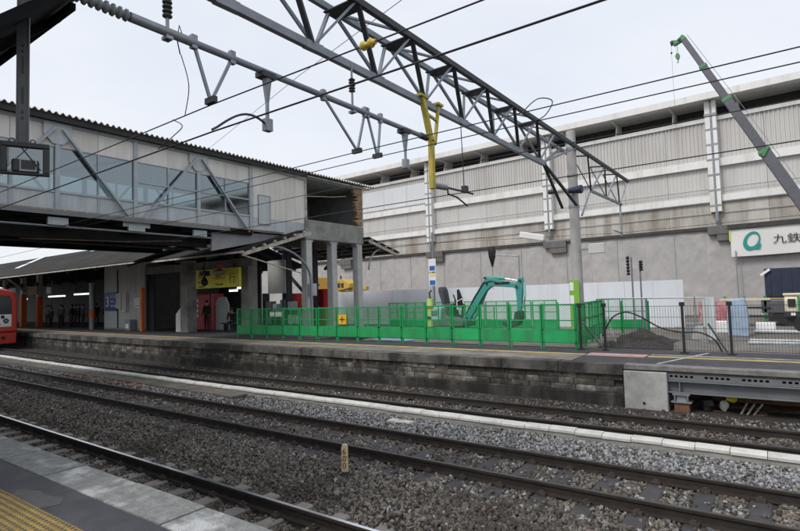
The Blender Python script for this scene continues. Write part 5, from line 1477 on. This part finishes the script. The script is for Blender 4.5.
L(MB().tube([(3.08, 0, 2.3), (3.10, 0, 1.75)], 0.055, 8), 'bucket_cylinder', TEALL)
L(MB().tube([(3.10, 0, 1.75), (3.02, 0, 1.3)], 0.025, 6), 'cylinder_rod', CHROME)
L(MB().prism([(2.95, 1.18), (2.98, 0.95), (2.80, 0.62), (2.45, 0.50), (2.22, 0.62), (2.16, 0.78), (2.42, 0.68), (2.66, 0.80), (2.74, 1.16)], 'y', -0.25, 0.25), 'bucket', STEELD, bevel=0.01)
L(MB().beam((2.36, -.1, 1.02), (2.46, -.1, 2.12), 0.12, 0.14), 'link', TEAL) if False else None
L(MB().beam((1.15, 0.12, 1.45), (1.3, 0.12, 1.95), 0.05, 0.1), 'decal', WHITE)
L(MB().box(1.85, 2.5, -0.118, -0.112, 2.26, 2.36), 'decal', BLACK)
for x, z in ((1.5, 2.3), (2.8, 2.16), (2.95, 2.38), (1.42, 2.55), (0.5, 0.9), (2.85, 1.15)):
    L(MB().lathe([(0.05, -0.15), (0.05, 0.15)], (x, 0, z), 10, 'y'), 'pin', STEELD)
L(MB().tube([(0.5, -.12, 1.1), (0.9, -.14, 1.75), (1.35, -.14, 2.35), (1.7, -.13, 2.42), (2.2, -.13, 2.3)], 0.02, 6), 'hydraulic_hose', BLACK)
L(MB().tube([(0.5, .13, 1.1), (0.95, .14, 1.7), (1.4, .14, 2.3)], 0.02, 6), 'hydraulic_hose', BLACK)
for k in range(4):
    L(MB().box(-0.92 + k * .1, -0.86 + k * .1, -0.63, -0.62, 1.0, 1.25), 'vent', STEELD)
L(MB().tube([(-0.35, .45, 1.35), (-0.35, .45, 1.7)], 0.035, 8), 'exhaust_pipe', STEELD)
L(MB().box(-0.2, 0.4, -0.55, 0.55, 0.96, 1.02), 'floor_plate', STEELD)

# ================================================================ VIADUCT (local frame along its face)
VA = -0.045
vd = thing('railway_viaduct', 'long elevated railway station viaduct with ribbed pale panels, white bands and stained concrete girder', 'viaduct', (0, 40.0, 0.5), VA)
Z0 = 0.5
def V(mb, nm, m_, par=None, **k):
    mb.v = [(a, b, c - Z0) for a, b, c in mb.v]
    return mb.build(nm, m_, par or vd, local=True, **k)
XA, XB = -82, 34
PIL = [-3.2 + 11.3 * k for k in range(-7, 4)]
V(MB().box(XA, XB, -1.0, 9, 14.55, 14.9), 'roof', WBAND)
V(MB().box(XA, XB, -1.06, -1.0, 14.50, 14.93), 'roof_fascia', WBAND)
V(MB().box(XA, XB, 1.5, 1.7, 13.2, 14.55), 'roof_gap_wall', VDARK)
V(MB().box(XA, XB, 0.0, 2.0, 13.36, 13.50), 'top_trim', WBAND)
V(MB().box(XA, XB, -0.12, 0.0, 13.26, 13.52), 'top_rail', WBAND)
x = XA + 1.1
brk = MB().prism([(0.0, 13.5 - Z0), (1.5, 13.5 - Z0), (1.5, 14.5 - Z0), (-0.8, 14.5 - Z0), (-0.8, 14.42 - Z0), (0.3, 14.3 - Z0)], 'x', -.04, .04).mesh('roof_bracket', WBAND)
while x < XB:
    put(brk, 'roof_bracket', vd, (x, 0, 0), local=True); x += 3.77
# ribbed panels
def ribs(wd, z0, z1, pitch, dep):
    m_ = MB(); n_ = int(round(wd / pitch)); p_ = wd / n_
    prof = []
    for i in range(n_):
        x = -wd / 2 + i * p_
        prof += [(x, 0.0), (x + p_ * .34, 0.0), (x + p_ * .5, dep), (x + p_ * .84, dep)]
    prof.append((wd / 2, 0.0))
    b_ = len(m_.v)
    for z in (z0 - Z0, z1 - Z0):
        for a, y in prof:
            m_.v.append((a, y, z))
    k = len(prof)
    for i in range(k - 1):
        m_.f.append((i, i + 1, k + i + 1, k + i)); m_.m.append(0)
    return m_
PW = 11.3 / 4
up = ribs(PW - .02, 10.68, 13.28, 0.235, 0.055).mesh('ribbed_panel', LOUV)
lo = ribs(PW - .02, 8.28, 10.22, 0.235, 0.025).mesh('lower_panel', LOUV)
WINL = mat('translucent_panel', (0.62, 0.64, 0.66), 0.4, var=0.06, scale=0.5, bump=0.02)
upw = ribs(PW - .02, 10.9, 12.85, 0.257, 0.03).mesh('window_panel', WINL)
cpn = MB().prism([(-PW / 2 + .008, 6.30 - Z0), (PW / 2 - .008, 6.30 - Z0), (PW / 2 - .008, 7.84 - Z0), (-PW / 2 + .008, 7.84 - Z0)], 'y', -0.15, 0.1).mesh('girder_panel', VCONC)
for i in range(int((XB - XA) / PW)):
    x = PIL[0] + PW / 2 + i * PW
    if x > XB: break
    put(up, 'ribbed_panel', vd, (x, 0, 0), local=True)
    put(lo, 'lower_panel', vd, (x, 0, 0), local=True)
    put(cpn, 'girder_panel', vd, (x, lrnd(-.012, .012), 0), local=True)
    if -36 < x < -27:
        put(upw, 'window_panel', vd, (x, -0.06, 0), local=True)
V(MB().box(XA, XB, 0.16, 0.4, 6.2, 13.3), 'backing_wall', VDARK)
V(MB().box(XA, XB, -0.24, 0.1, 10.20, 10.70), 'white_band', WBAND)
V(MB().box(XA, XB, -0.30, 0.1, 7.84, 8.30), 'white_band', WBAND)
V(MB().box(XA, XB, -0.32, -0.30, 7.84, 7.90), 'drip_edge', STEELG)
V(MB().box(XA, XB, 0.02, 7, 5.95, 6.30), 'soffit_beam', VDARK)
V(MB().box(XA, XB, -0.22, -0.02, 6.08, 6.295), 'girder_flange', VDARK)
V(MB().tube([(XA, -0.2, 8.75), (XB, -0.2, 8.75)], 0.03, 6), 'cable_pipe', STEELG)
V(MB().tube([(XA, -0.22, 7.15), (XB, -0.22, 7.15)], 0.025, 6), 'cable_pipe', STEELG)
pil = MB().box(-0.30, -0.02, -0.55, 0.0, 7.2 - Z0, 14.5 - Z0).box(0.12, 0.34, -0.55, 0.0, 7.2 - Z0, 14.5 - Z0).box(-0.02, 0.12, -0.40, 0.0, 7.2 - Z0, 14.5 - Z0).mesh('pilaster', WBAND)
dpp = MB().tube([(0.05, -0.47, 14.4 - Z0), (0.05, -0.47, 6.6 - Z0), (0.1, -0.35, 6.2 - Z0), (0.45, -0.2, 5.9 - Z0)], 0.11, 8).mesh('downpipe', STEELG)
cap_ = MB().box(-0.55, 1.25, -0.40, 1.6, 5.75 - Z0, 6.29 - Z0).box(-0.05, 1.25, -0.36, 1.6, 5.32 - Z0, 5.75 - Z0).mesh('pier_cap', mat('pier_cap_concrete', (0.13, 0.125, 0.12), 0.85, var=0.2, bump=0.1))
clp = MB().box(-0.34, 0.38, -0.57, -0.54, -0.06, 0.06).mesh('pipe_clamp', STEELG)
for x in PIL:
    if x > XB: continue
    p_ = put(pil, 'pilaster', vd, (x, 0, 0), local=True)
    put(dpp, 'downpipe', vd, (x, 0, 0), local=True)
    put(cap_, 'pier_cap', vd, (x, 0, 0), local=True)
    for z in (7.6, 8.6, 9.6, 10.6, 11.6, 12.6, 13.6):
        put(clp, 'pipe_clamp', p_, (0, 0, z - Z0), local=True)
    V(MB().box(x - 0.8, x + 0.8, 1.0, 2.2, 0.4, 5.3), 'pier', VCONC)
# scaffold sheets below the girder
sn = thing('scaffold_netting', 'grey construction netting sheets hung from the viaduct girder down to the yard', 'netting', (0, 40.0, 0.5), VA)
nets = []
for k in range(4):
    m_ = MB(); nx, nz_ = 24, 60
    for i in range(nx + 1):
        for j in range(nz_ + 1):
            a = -0.955 + 1.91 * i / nx; z = 5.75 * j / nz_
            e = min(1, 0.35 + min(i, nx - i) / 4)
            y = e * (0.035 * noise.noise((a * 1.2 + k * 9, z * 0.7, k)) - 0.018 * (1 - abs(noise.noise((a * 1.1 + z * 0.8 + k * 5, z * 0.45 - a * 0.7, k * 3)))) ** 6 - 0.014 * (1 - abs(noise.noise((a * 1.5 - z * 0.9 + k * 7, z * 0.6 + a * .3, k * 5)))) ** 8 + 0.004 * noise.noise((a * 6, z * 5, k)))
            m_.v.append((a, y, z))
    for i in range(nx):
        for j in range(nz_):
            q = i * (nz_ + 1) + j
            m_.f.append((q, q + nz_ + 1, q + nz_ + 2, q + 1)); m_.m.append(0)
    nets.append(m_.mesh('net_sheet', NET, smooth=True))
x = -66.0; k = 0
sc_p = MB().tube([(0, 0, -.3), (0, 0, 5.8)], 0.018, 6).mesh('scaffold_pipe', mat('scaffold_pipe_pale', (0.42, 0.41, 0.40), 0.7, bump=0))
while x < 30:
    s_ = put(nets[random.randrange(4)], 'net_sheet', sn, (x + .94, -0.05 + 0.012 * (k % 2), -0.02), local=True)
    if k % 2 == 0:
        put(sc_p, 'scaffold_pipe', sn, (x + .02, -0.11, 0), local=True)
    x += 1.88; k += 1
mb = MB()
for z in (1.9, 3.75):
    mb.tube([(-66, 0.06, z), (30, 0.06, z)], 0.013, 6)
mb.build('scaffold_rail', mat('scaffold_pipe_pale', (0.42, 0.41, 0.40), 0.7), sn, local=True)
# banner
ban = thing('company_banner', 'white banner with a teal Q shaped emblem and black Japanese lettering hung from the viaduct', 'banner', (0, 40.0, 0.5), VA)
def Bn(mb, nm, m_, **k):
    mb.v = [(a, b, c - Z0) for a, b, c in mb.v]
    return mb.build(nm, m_, ban, local=True, **k)
m_ = MB()
for i in range(41):
    for j in range(9):
        a = -2.5 + 10.0 * i / 40; z = 4.25 + 1.72 * j / 8
        m_.v.append((a, -0.50 + 0.03 * noise.noise((a * .9, z * .8, 2)), z + 0.03 * math.sin(a * 0.9)))
for i in range(40):
    for j in range(8):
        q = i * 9 + j
        m_.f.append((q, q + 9, q + 10, q + 1)); m_.m.append(0)
Bn(m_, 'cloth', BANN, smooth=True)
Bn(MB().box(-2.62, 7.6, -0.62, -0.36, 5.98, 6.27), 'top_beam', VDARK)
Bn(MB().box(-2.56, -2.48, -0.53, -0.50, 5.2, 5.95), 'yellow_edge', mat('edge_yellow', (0.6, 0.6, 0.05), 0.6, bump=0))
Bn(MB().tube([(-2.25, -0.60, 4.6), (-2.25, -0.60, 0.6)], 0.03, 6), 'guy_pole', STEELG)
# emblem: slanted ring with a tail
rg = MB(); n_ = 40
for i in range(n_):
    t = 2 * math.pi * i / n_
    for rr_, off in ((1.0, 0), (0.68 + 0.14 * math.cos(t - 0.6), 0)):
        a = 0.44 * rr_ * math.cos(t); z = 0.58 * rr_ * math.sin(t)
        rg.v.append((-1.38 + a + 0.22 * z, -0.56, 5.15 + z))
for i in range(n_):
    j = (i + 1) % n_
    rg.f.append((2 * i, 2 * j, 2 * j + 1, 2 * i + 1)); rg.m.append(0)
rg.prism([(-1.45, 4.62), (-0.98, 4.62), (-0.9, 4.95), (-1.05, 4.98)], 'y', -0.565, -0.555)
Bn(rg, 'emblem', TEXTT)
tx = text_mb('九鉄工業', 0.62)
tx.v = [(a * 1.12, b, c) for a, b, c in tx.v]
Bn(moved(tx, (-0.30, -0.57, 4.93)), 'lettering', TEXTD)

# ================================================================ CRANE
cr = thing('mobile_crane', 'mobile crane with a raised dark grey telescopic boom and green head', 'crane', (4, 31, 0.5))
A_ = Vector((-3.5, 31, 15.45)); B_ = Vector((2.9, 31, 1.9 + 0.0))
B_ = A_ + (Vector((0.93, 31, 6.2)) - A_) * 1.50
def bp(t): return A_.lerp(B_, t)
secs = [(0.0, 0.20, 0.40), (0.18, 0.40, 0.50), (0.38, 0.62, 0.60), (0.60, 1.0, 0.74)]
secs = [(0.0, 0.13, 0.27), (0.12, 0.27, 0.33), (0.26, 0.48, 0.40), (0.47, 1.0, 0.48)]
for a, b, w_ in secs:
    MB().beam(bp(a), bp(b), w_ * .85, w_).build('boom_section', CRANEG, cr, bevel=0.03)
for t, w_ in ((0.125, 0.37), (0.265, 0.44), (0.475, 0.53)):
    MB().beam(bp(t - .005), bp(t + .006), w_ * .85, w_).build('boom_collar', CRANEN, cr, bevel=0.02)
MB().beam(bp(0.48) + Vector((-.1, -.22, -.2)), bp(0.483) + Vector((.1, -.22, .28)), 0.12, 0.12).build('collar_bracket', CRANEN, cr)
hv = (B_ - A_).normalized()
def hd_(p):
    return (-3.5 + (p[0] + 2.5) * 0.42, 15.5 + (p[1] - 15.1) * 0.50)
MB().prism([hd_(q) for q in [(-2.35, 15.25), (-2.15, 14.95), (-2.55, 14.75), (-3.55, 14.45), (-3.62, 14.65), (-3.9, 14.6), (-3.95, 15.0), (-3.65, 15.05), (-3.2, 14.95), (-2.9, 15.15), (-2.6, 15.4)]], 'y', 30.87, 31.13).build('boom_head', CRANEN, cr, bevel=0.015)
for q in ((-3.75, 14.8), (-2.9, 14.9)):
    x, z = hd_(q)
    MB().lathe([(0.07, -.04), (0.08, 0), (0.07, .04)], (x, 30.85, z), 12, 'y').build('sheave', STEELD, cr)
for x in (-3.83, -3.77):
    MB().tube([(x, 31, 15.3), (x, 31, 14.7)], 0.008, 5).build('hoist_rope', WIRE, cr)
MB().tube([(-4.08, 31, 15.3), (-4.08, 31, 8.6)], 0.006, 5).build('hoist_rope', WIRE, cr)
MB().lathe([(0.03, -.05), (0.05, 0), (0.03, .05)], (-4.08, 31, 14.85), 8).build('over_hoist_weight', BLACK, cr)
MB().prism([(-3.88, 14.48), (-3.92, 14.6), (-3.86, 14.74), (-3.75, 14.74), (-3.69, 14.6), (-3.73, 14.44), (-3.80, 14.38)], 'y', 30.93, 31.07).build('hook_block', CRANEN, cr, bevel=0.015)
MB().tube([(-3.80, 31, 14.4), (-3.77, 31, 14.3), (-3.81, 31, 14.24), (-3.86, 31, 14.29)], 0.025, 6).build('hook', STEELG, cr)
MB().tube([tuple(A_ + Vector((.2, -.1, .12))), tuple(bp(0.3) + Vector((.32, -.1, .15))), tuple(bp(0.6) + Vector((.36, -.1, .15)))], 0.012, 5).build('side_cable', STEELG, cr)
bx, bz = B_.x, B_.z
MB().box(bx - 1.2, bx + 1.6, 30.2, 31.8, 1.7, 2.6).prism([(bx - .6, 2.6), (bx + .9, 2.6), (bx + .5, bz + .4), (bx - .3, bz + .4)], 'y', 30.5, 31.5).build('turntable', CRANEN, cr, bevel=0.04)
MB().box(bx - 4, bx + 5, 29.9, 32.1, 1.1, 1.7).build('carrier', CRANEG, cr, bevel=0.04)
MB().prism([(bx + 3.2, 1.7), (bx + 5, 1.7), (bx + 4.9, 2.4), (bx + 4.5, 3.1), (bx + 3.2, 3.1)], 'y', 30, 32).build('cab', CRANEN, cr, bevel=0.06)
for x in (bx - 3, bx - 1.7, bx + 2.2, bx + 3.6):
    for v in (29.95, 31.65):
        MB().lathe([(0.5, v), (0.52, v + .2), (0.5, v + .4)], (x, 0, 1.0), 16, 'y').build('wheel', RUBBER, cr)

# ================================================================ TRAIN
tx0 = -38.7; tcv = 10.475 + cv(-38.7) - 0.02
tn = thing('commuter_train', 'red and white commuter train front standing at the far platform on the left', 'train', (-44, tcv, 0), -0.045)
tn.location = (tx0, tcv, 0); WL[tn.name] = Vector((tx0, tcv, 0))
def T(mb, nm, m_, par=None, **k): return mb.build(nm, m_, par or tn, local=True, **k)
sec = [(-1.4, 0.95), (-1.4, 2.9), (-1.25, 3.35), (-0.8, 3.6), (0, 3.66), (0.8, 3.6), (1.25, 3.35), (1.4, 2.9), (1.4, 0.95)]
T(MB().prism(sec, 'x', -20, -0.25), 'car_body', mat('train_silver', (0.5, 0.51, 0.52), 0.4, metal=0.5, var=0.08, bump=0.02))
inner = [(-1.12, 1.25), (-1.12, 2.85), (-0.98, 3.12), (0, 3.2), (0.98, 3.12), (1.12, 2.85), (1.12, 1.25)]
sec7 = [(-1.42, 0.9), (-1.42, 2.9), (-1.22, 3.42), (0, 3.68), (1.22, 3.42), (1.42, 2.9), (1.42, 0.9)]
# red mask frame round the front
fr = MB(); n_ = 7
for xx, pr in ((-0.35, sec7), (0.0, sec7), (0.06, [(a * .95, .15 + b * .95) for a, b in sec7]), (0.06, inner), (-0.35, inner)):
    fr.v += [(xx, a, b) for a, b in pr]
for s_ in range(4):
    for k in range(7):
        k2 = (k + 1) % 7
        fr.f.append((s_ * 7 + k, s_ * 7 + k2, (s_ + 1) * 7 + k2, (s_ + 1) * 7 + k)); fr.m.append(0)
TRED = mat('train_red', (0.52, 0.045, 0.03), 0.35, var=0.06, bump=0.01)
T(fr, 'front_frame', TRED, bevel=0.02)
T(MB().prism([(-1.12, 1.25), (-1.12, 2.0), (1.12, 2.0), (1.12, 1.25)], 'x', -0.3, 0.03), 'front_panel', WHITE, bevel=0.02)
T(MB().prism([(-1.12, 2.0), (-1.12, 2.85), (-0.98, 3.12), (0, 3.2), (0.98, 3.12), (1.12, 2.85), (1.12, 2.0)], 'x', -0.3, 0.0), 'windshield', mat('train_window', (0.012, 0.014, 0.017), 0.12, var=0.1, bump=0))
T(MB().beam((0.02, 0.3, 2.05), (0.03, -0.35, 2.5), 0.02, 0.03), 'wiper', BLACK)
for y in (-0.82, 0.82):
    o_ = T(MB().lathe([(0.14, 0.0), (0.14, 0.05), (0.10, 0.06)], (0.02, y, 1.62), 12, 'x'), 'headlight', BLACK)
    T(MB().lathe([(0.08, 0.0), (0.08, 0.012)], (0.08, y, 1.62), 12, 'x'), 'lens', STEELG, o_)
    T(MB().lathe([(0.10, 0.0), (0.10, 0.04)], (0.02, y * .8, 1.86), 12, 'x'), 'tail_light', BLACK)
T(MB().box(0.03, 0.05, -0.55, 0.55, 1.38, 1.46), 'black_trim', BLACK)
T(MB().prism([(-1.36, 0.22), (1.36, 0.22), (1.40, 0.88), (-1.40, 0.88)], 'x', -0.5, 0.02), 'skirt', TRED, bevel=0.03)
T(MB().box(-0.3, 0.35, -.16, .16, 0.55, 0.85), 'coupler', STEELD, bevel=0.03)
T(MB().box(0.02, 0.04, 0.6, 0.8, 0.5, 0.68), 'skirt_vent', BLACK)
T(MB().box(-20, -0.3, -1.3, 1.3, 0.35, 0.95), 'underframe', STEELD)
for k in range(6):
    T(MB().box(-3.2 - k * 2.8, -1.6 - k * 2.8, 1.395, 1.415, 1.9, 2.8), 'side_window', BLACK)
    T(MB().box(-3.2 - k * 2.8, -1.6 - k * 2.8, -1.415, -1.395, 1.9, 2.8), 'side_window', BLACK)
for x in (-2.5, -4.6, -15.5, -17.6):
    for y in (-0.56, 0.56):
        T(MB().lathe([(0.43, -.06), (0.43, .06)], (x, y, 0.43), 16, 'y'), 'wheel', STEELD)

# ================================================================ PEOPLE
def person(loc, rz, label, top, legs, pose='stand', h=1.68, bag=None):
    P = thing('person', label, 'person', loc, rz)
    k = h / 1.70
    if pose == 'stand':
        J = {'pel': (0, 0, .92), 'wst': (0, 0, 1.08), 'ch': (0, .0, 1.28), 'nk': (0, .01, 1.46), 'hd': (0, .03, 1.55), 'hd2': (0, .03, 1.66),
             'hl': (.09, 0, .88), 'kl': (.10, .03, .48), 'al': (.10, -.02, .09), 'tl': (.11, .14, .03),
             'hr': (-.09, 0, .88), 'kr': (-.11, .06, .48), 'ar': (-.12, .03, .09), 'tr': (-.13, .19, .03),
             'sl': (.17, 0, 1.40), 'el': (.24, -.02, 1.13), 'wl': (.23, .10, .90), 'fl': (.22, .13, .80),
             'sr': (-.17, 0, 1.40), 'er': (-.23, -.03, 1.13), 'wr': (-.21, .12, .93), 'fr': (-.20, .17, .84)}
    else:
        J = {'pel': (0, -.05, .50), 'wst': (0, -.06, .66), 'ch': (0, .04, .86), 'nk': (0, .13, 1.02), 'hd': (0, .18, 1.10), 'hd2': (0, .20, 1.21),
             'hl': (.09, 0, .50), 'kl': (.13, .42, .50), 'al': (.13, .40, .09), 'tl': (.13, .55, .03),
             'hr': (-.09, 0, .50), 'kr': (-.13, .42, .50), 'ar': (-.14, .45, .09), 'tr': (-.15, .60, .03),
             'sl': (.18, .09, .97), 'el': (.22, .22, .74), 'wl': (.14, .42, .62), 'fl': (.10, .50, .58),
             'sr': (-.18, .09, .97), 'er': (-.22, .22, .74), 'wr': (-.13, .42, .62), 'fr': (-.08, .50, .58)}
    RAD = {'pel': .135, 'wst': .125, 'ch': .15, 'nk': .06, 'hd': .085, 'hd2': .085, 'hl': .09, 'kl': .062, 'al': .042, 'tl': .035, 'hr': .09, 'kr': .062, 'ar': .042, 'tr': .035,
           'sl': .065, 'el': .047, 'wl': .032, 'fl': .03, 'sr': .065, 'er': .047, 'wr': .032, 'fr': .03}
    E_ = [('pel', 'wst'), ('wst', 'ch'), ('ch', 'nk'), ('nk', 'hd'), ('hd', 'hd2'), ('pel', 'hl'), ('hl', 'kl'), ('kl', 'al'), ('al', 'tl'), ('pel', 'hr'), ('hr', 'kr'), ('kr', 'ar'), ('ar', 'tr'),
          ('ch', 'sl'), ('sl', 'el'), ('el', 'wl'), ('wl', 'fl'), ('ch', 'sr'), ('sr', 'er'), ('er', 'wr'), ('wr', 'fr')]
    nm = list(J); me = bpy.data.meshes.new('body')
    me.from_pydata([tuple(c * k for c in J[n]) for n in nm], [(nm.index(a), nm.index(b)) for a, b in E_], [])
    o = bpy.data.objects.new('body', me); COL.objects.link(o)
    sk = o.modifiers.new('skin', 'SKIN')
    for i, n in enumerate(nm):
        d = me.skin_vertices[0].data[i]; r_ = RAD[n] * k
        d.radius = (r_ * (1.25 if n in ('ch', 'wst', 'pel') else 1), r_ * (0.85 if n in ('ch', 'wst', 'pel') else 1)); d.use_root = n == 'pel'
    sb = o.modifiers.new('sub', 'SUBSURF'); sb.levels = 1
    dg = bpy.context.evaluated_depsgraph_get()
    m2 = bpy.data.meshes.new_from_object(o.evaluated_get(dg))
    COL.objects.unlink(o); bpy.data.objects.remove(o)
    for m_ in (SKIN, top, legs, BLACK): m2.materials.append(m_)
    lim = {n: Vector(J[n]) * k for n in nm}
    for p in m2.polygons:
        c = p.center
        best = min(nm, key=lambda n: (c - lim[n]).length - RAD[n] * k)
        p.material_index = 0 if best in ('hd', 'hd2', 'fl', 'fr', 'nk') else 3 if best in ('al', 'ar', 'tl', 'tr') else 2 if best in ('hl', 'hr', 'kl', 'kr', 'pel') else 1
        p.use_smooth = True
    b = bpy.data.objects.new('body', m2); COL.objects.link(b); b.parent = P
    hc = lim['hd2']
    MB().lathe([(0.0, .115 * k), (.07 * k, .09 * k), (.10 * k, .02 * k), (.098 * k, -.06 * k), (.05 * k, -.08 * k)], (hc.x, hc.y - .02 * k, hc.z + .0), 12).build('hair', HAIR, P, local=True, smooth=True)
    if bag:
        MB().box(-.12, .12, -.28, -.12, 1.0, 1.4).build('backpack', bag, P, local=True, bevel=0.04)
    return P
C = CLOTHS
person((-26.3, 17.9, FZ), R(200), 'standing person in dark clothes before the red vending machine', C[0], C[0])
person((-24.1, 17.98, FZ), R(215), 'seated traveller in dark clothes leaning forward on the platform bench', C[0], C[1], 'sit')
person((-46.0, 17.6, FZ), R(190), 'person in a dark navy coat waiting right of the orange posts', C[1], C[0])
person((-44.3, 18.4, FZ), R(150), 'person in black with a backpack waiting under the long tube light', C[0], C[2], bag=CLOTHS[3])
person((-43.2, 17.2, FZ), R(230), 'person in a grey jacket waiting left of the grey platform column', C[2], C[0])
person((-41.5, 18.0, FZ), R(170), 'person in a brown coat beside the grey platform column', C[3], C[0])
person((-47.6, 18.0, FZ), R(260), 'person in a beige jacket just right of the orange posts', C[4], C[1])
person((-39.6, 18.9, FZ), R(180), 'person in black standing behind the grey platform column', C[0], C[1], h=1.74)

crowd = person((-45.2, 19.3, FZ), R(165), 'dark clothed person among the waiting crowd in the shade under the canopy', C[0], C[1])
crowd['group'] = 'waiting crowd in the shade under the canopy'
crowd2 = person((-43.9, 19.6, FZ), R(210), 'dark clothed person among the waiting crowd in the shade under the canopy', C[1], C[0], h=1.6)
crowd2['group'] = 'waiting crowd in the shade under the canopy'
for k, (x, v, a) in enumerate(((-47.0, 19.5, 120), (-46.4, 18.6, 200), (-44.8, 20.4, 250), (-42.9, 19.1, 180), (-42.2, 20.2, 140), (-41.0, 19.4, 220), (-48.0, 20.2, 170), (-40.2, 20.3, 190), (-43.4, 18.3, 160), (-45.4, 17.4, 200))):
    o = copy_tree((crowd, crowd2)[k % 2])
    o.location = (x, v, FZ); o.rotation_euler = (0, 0, R(a)); o.scale = (1, 1, lrnd(.95, 1.04))
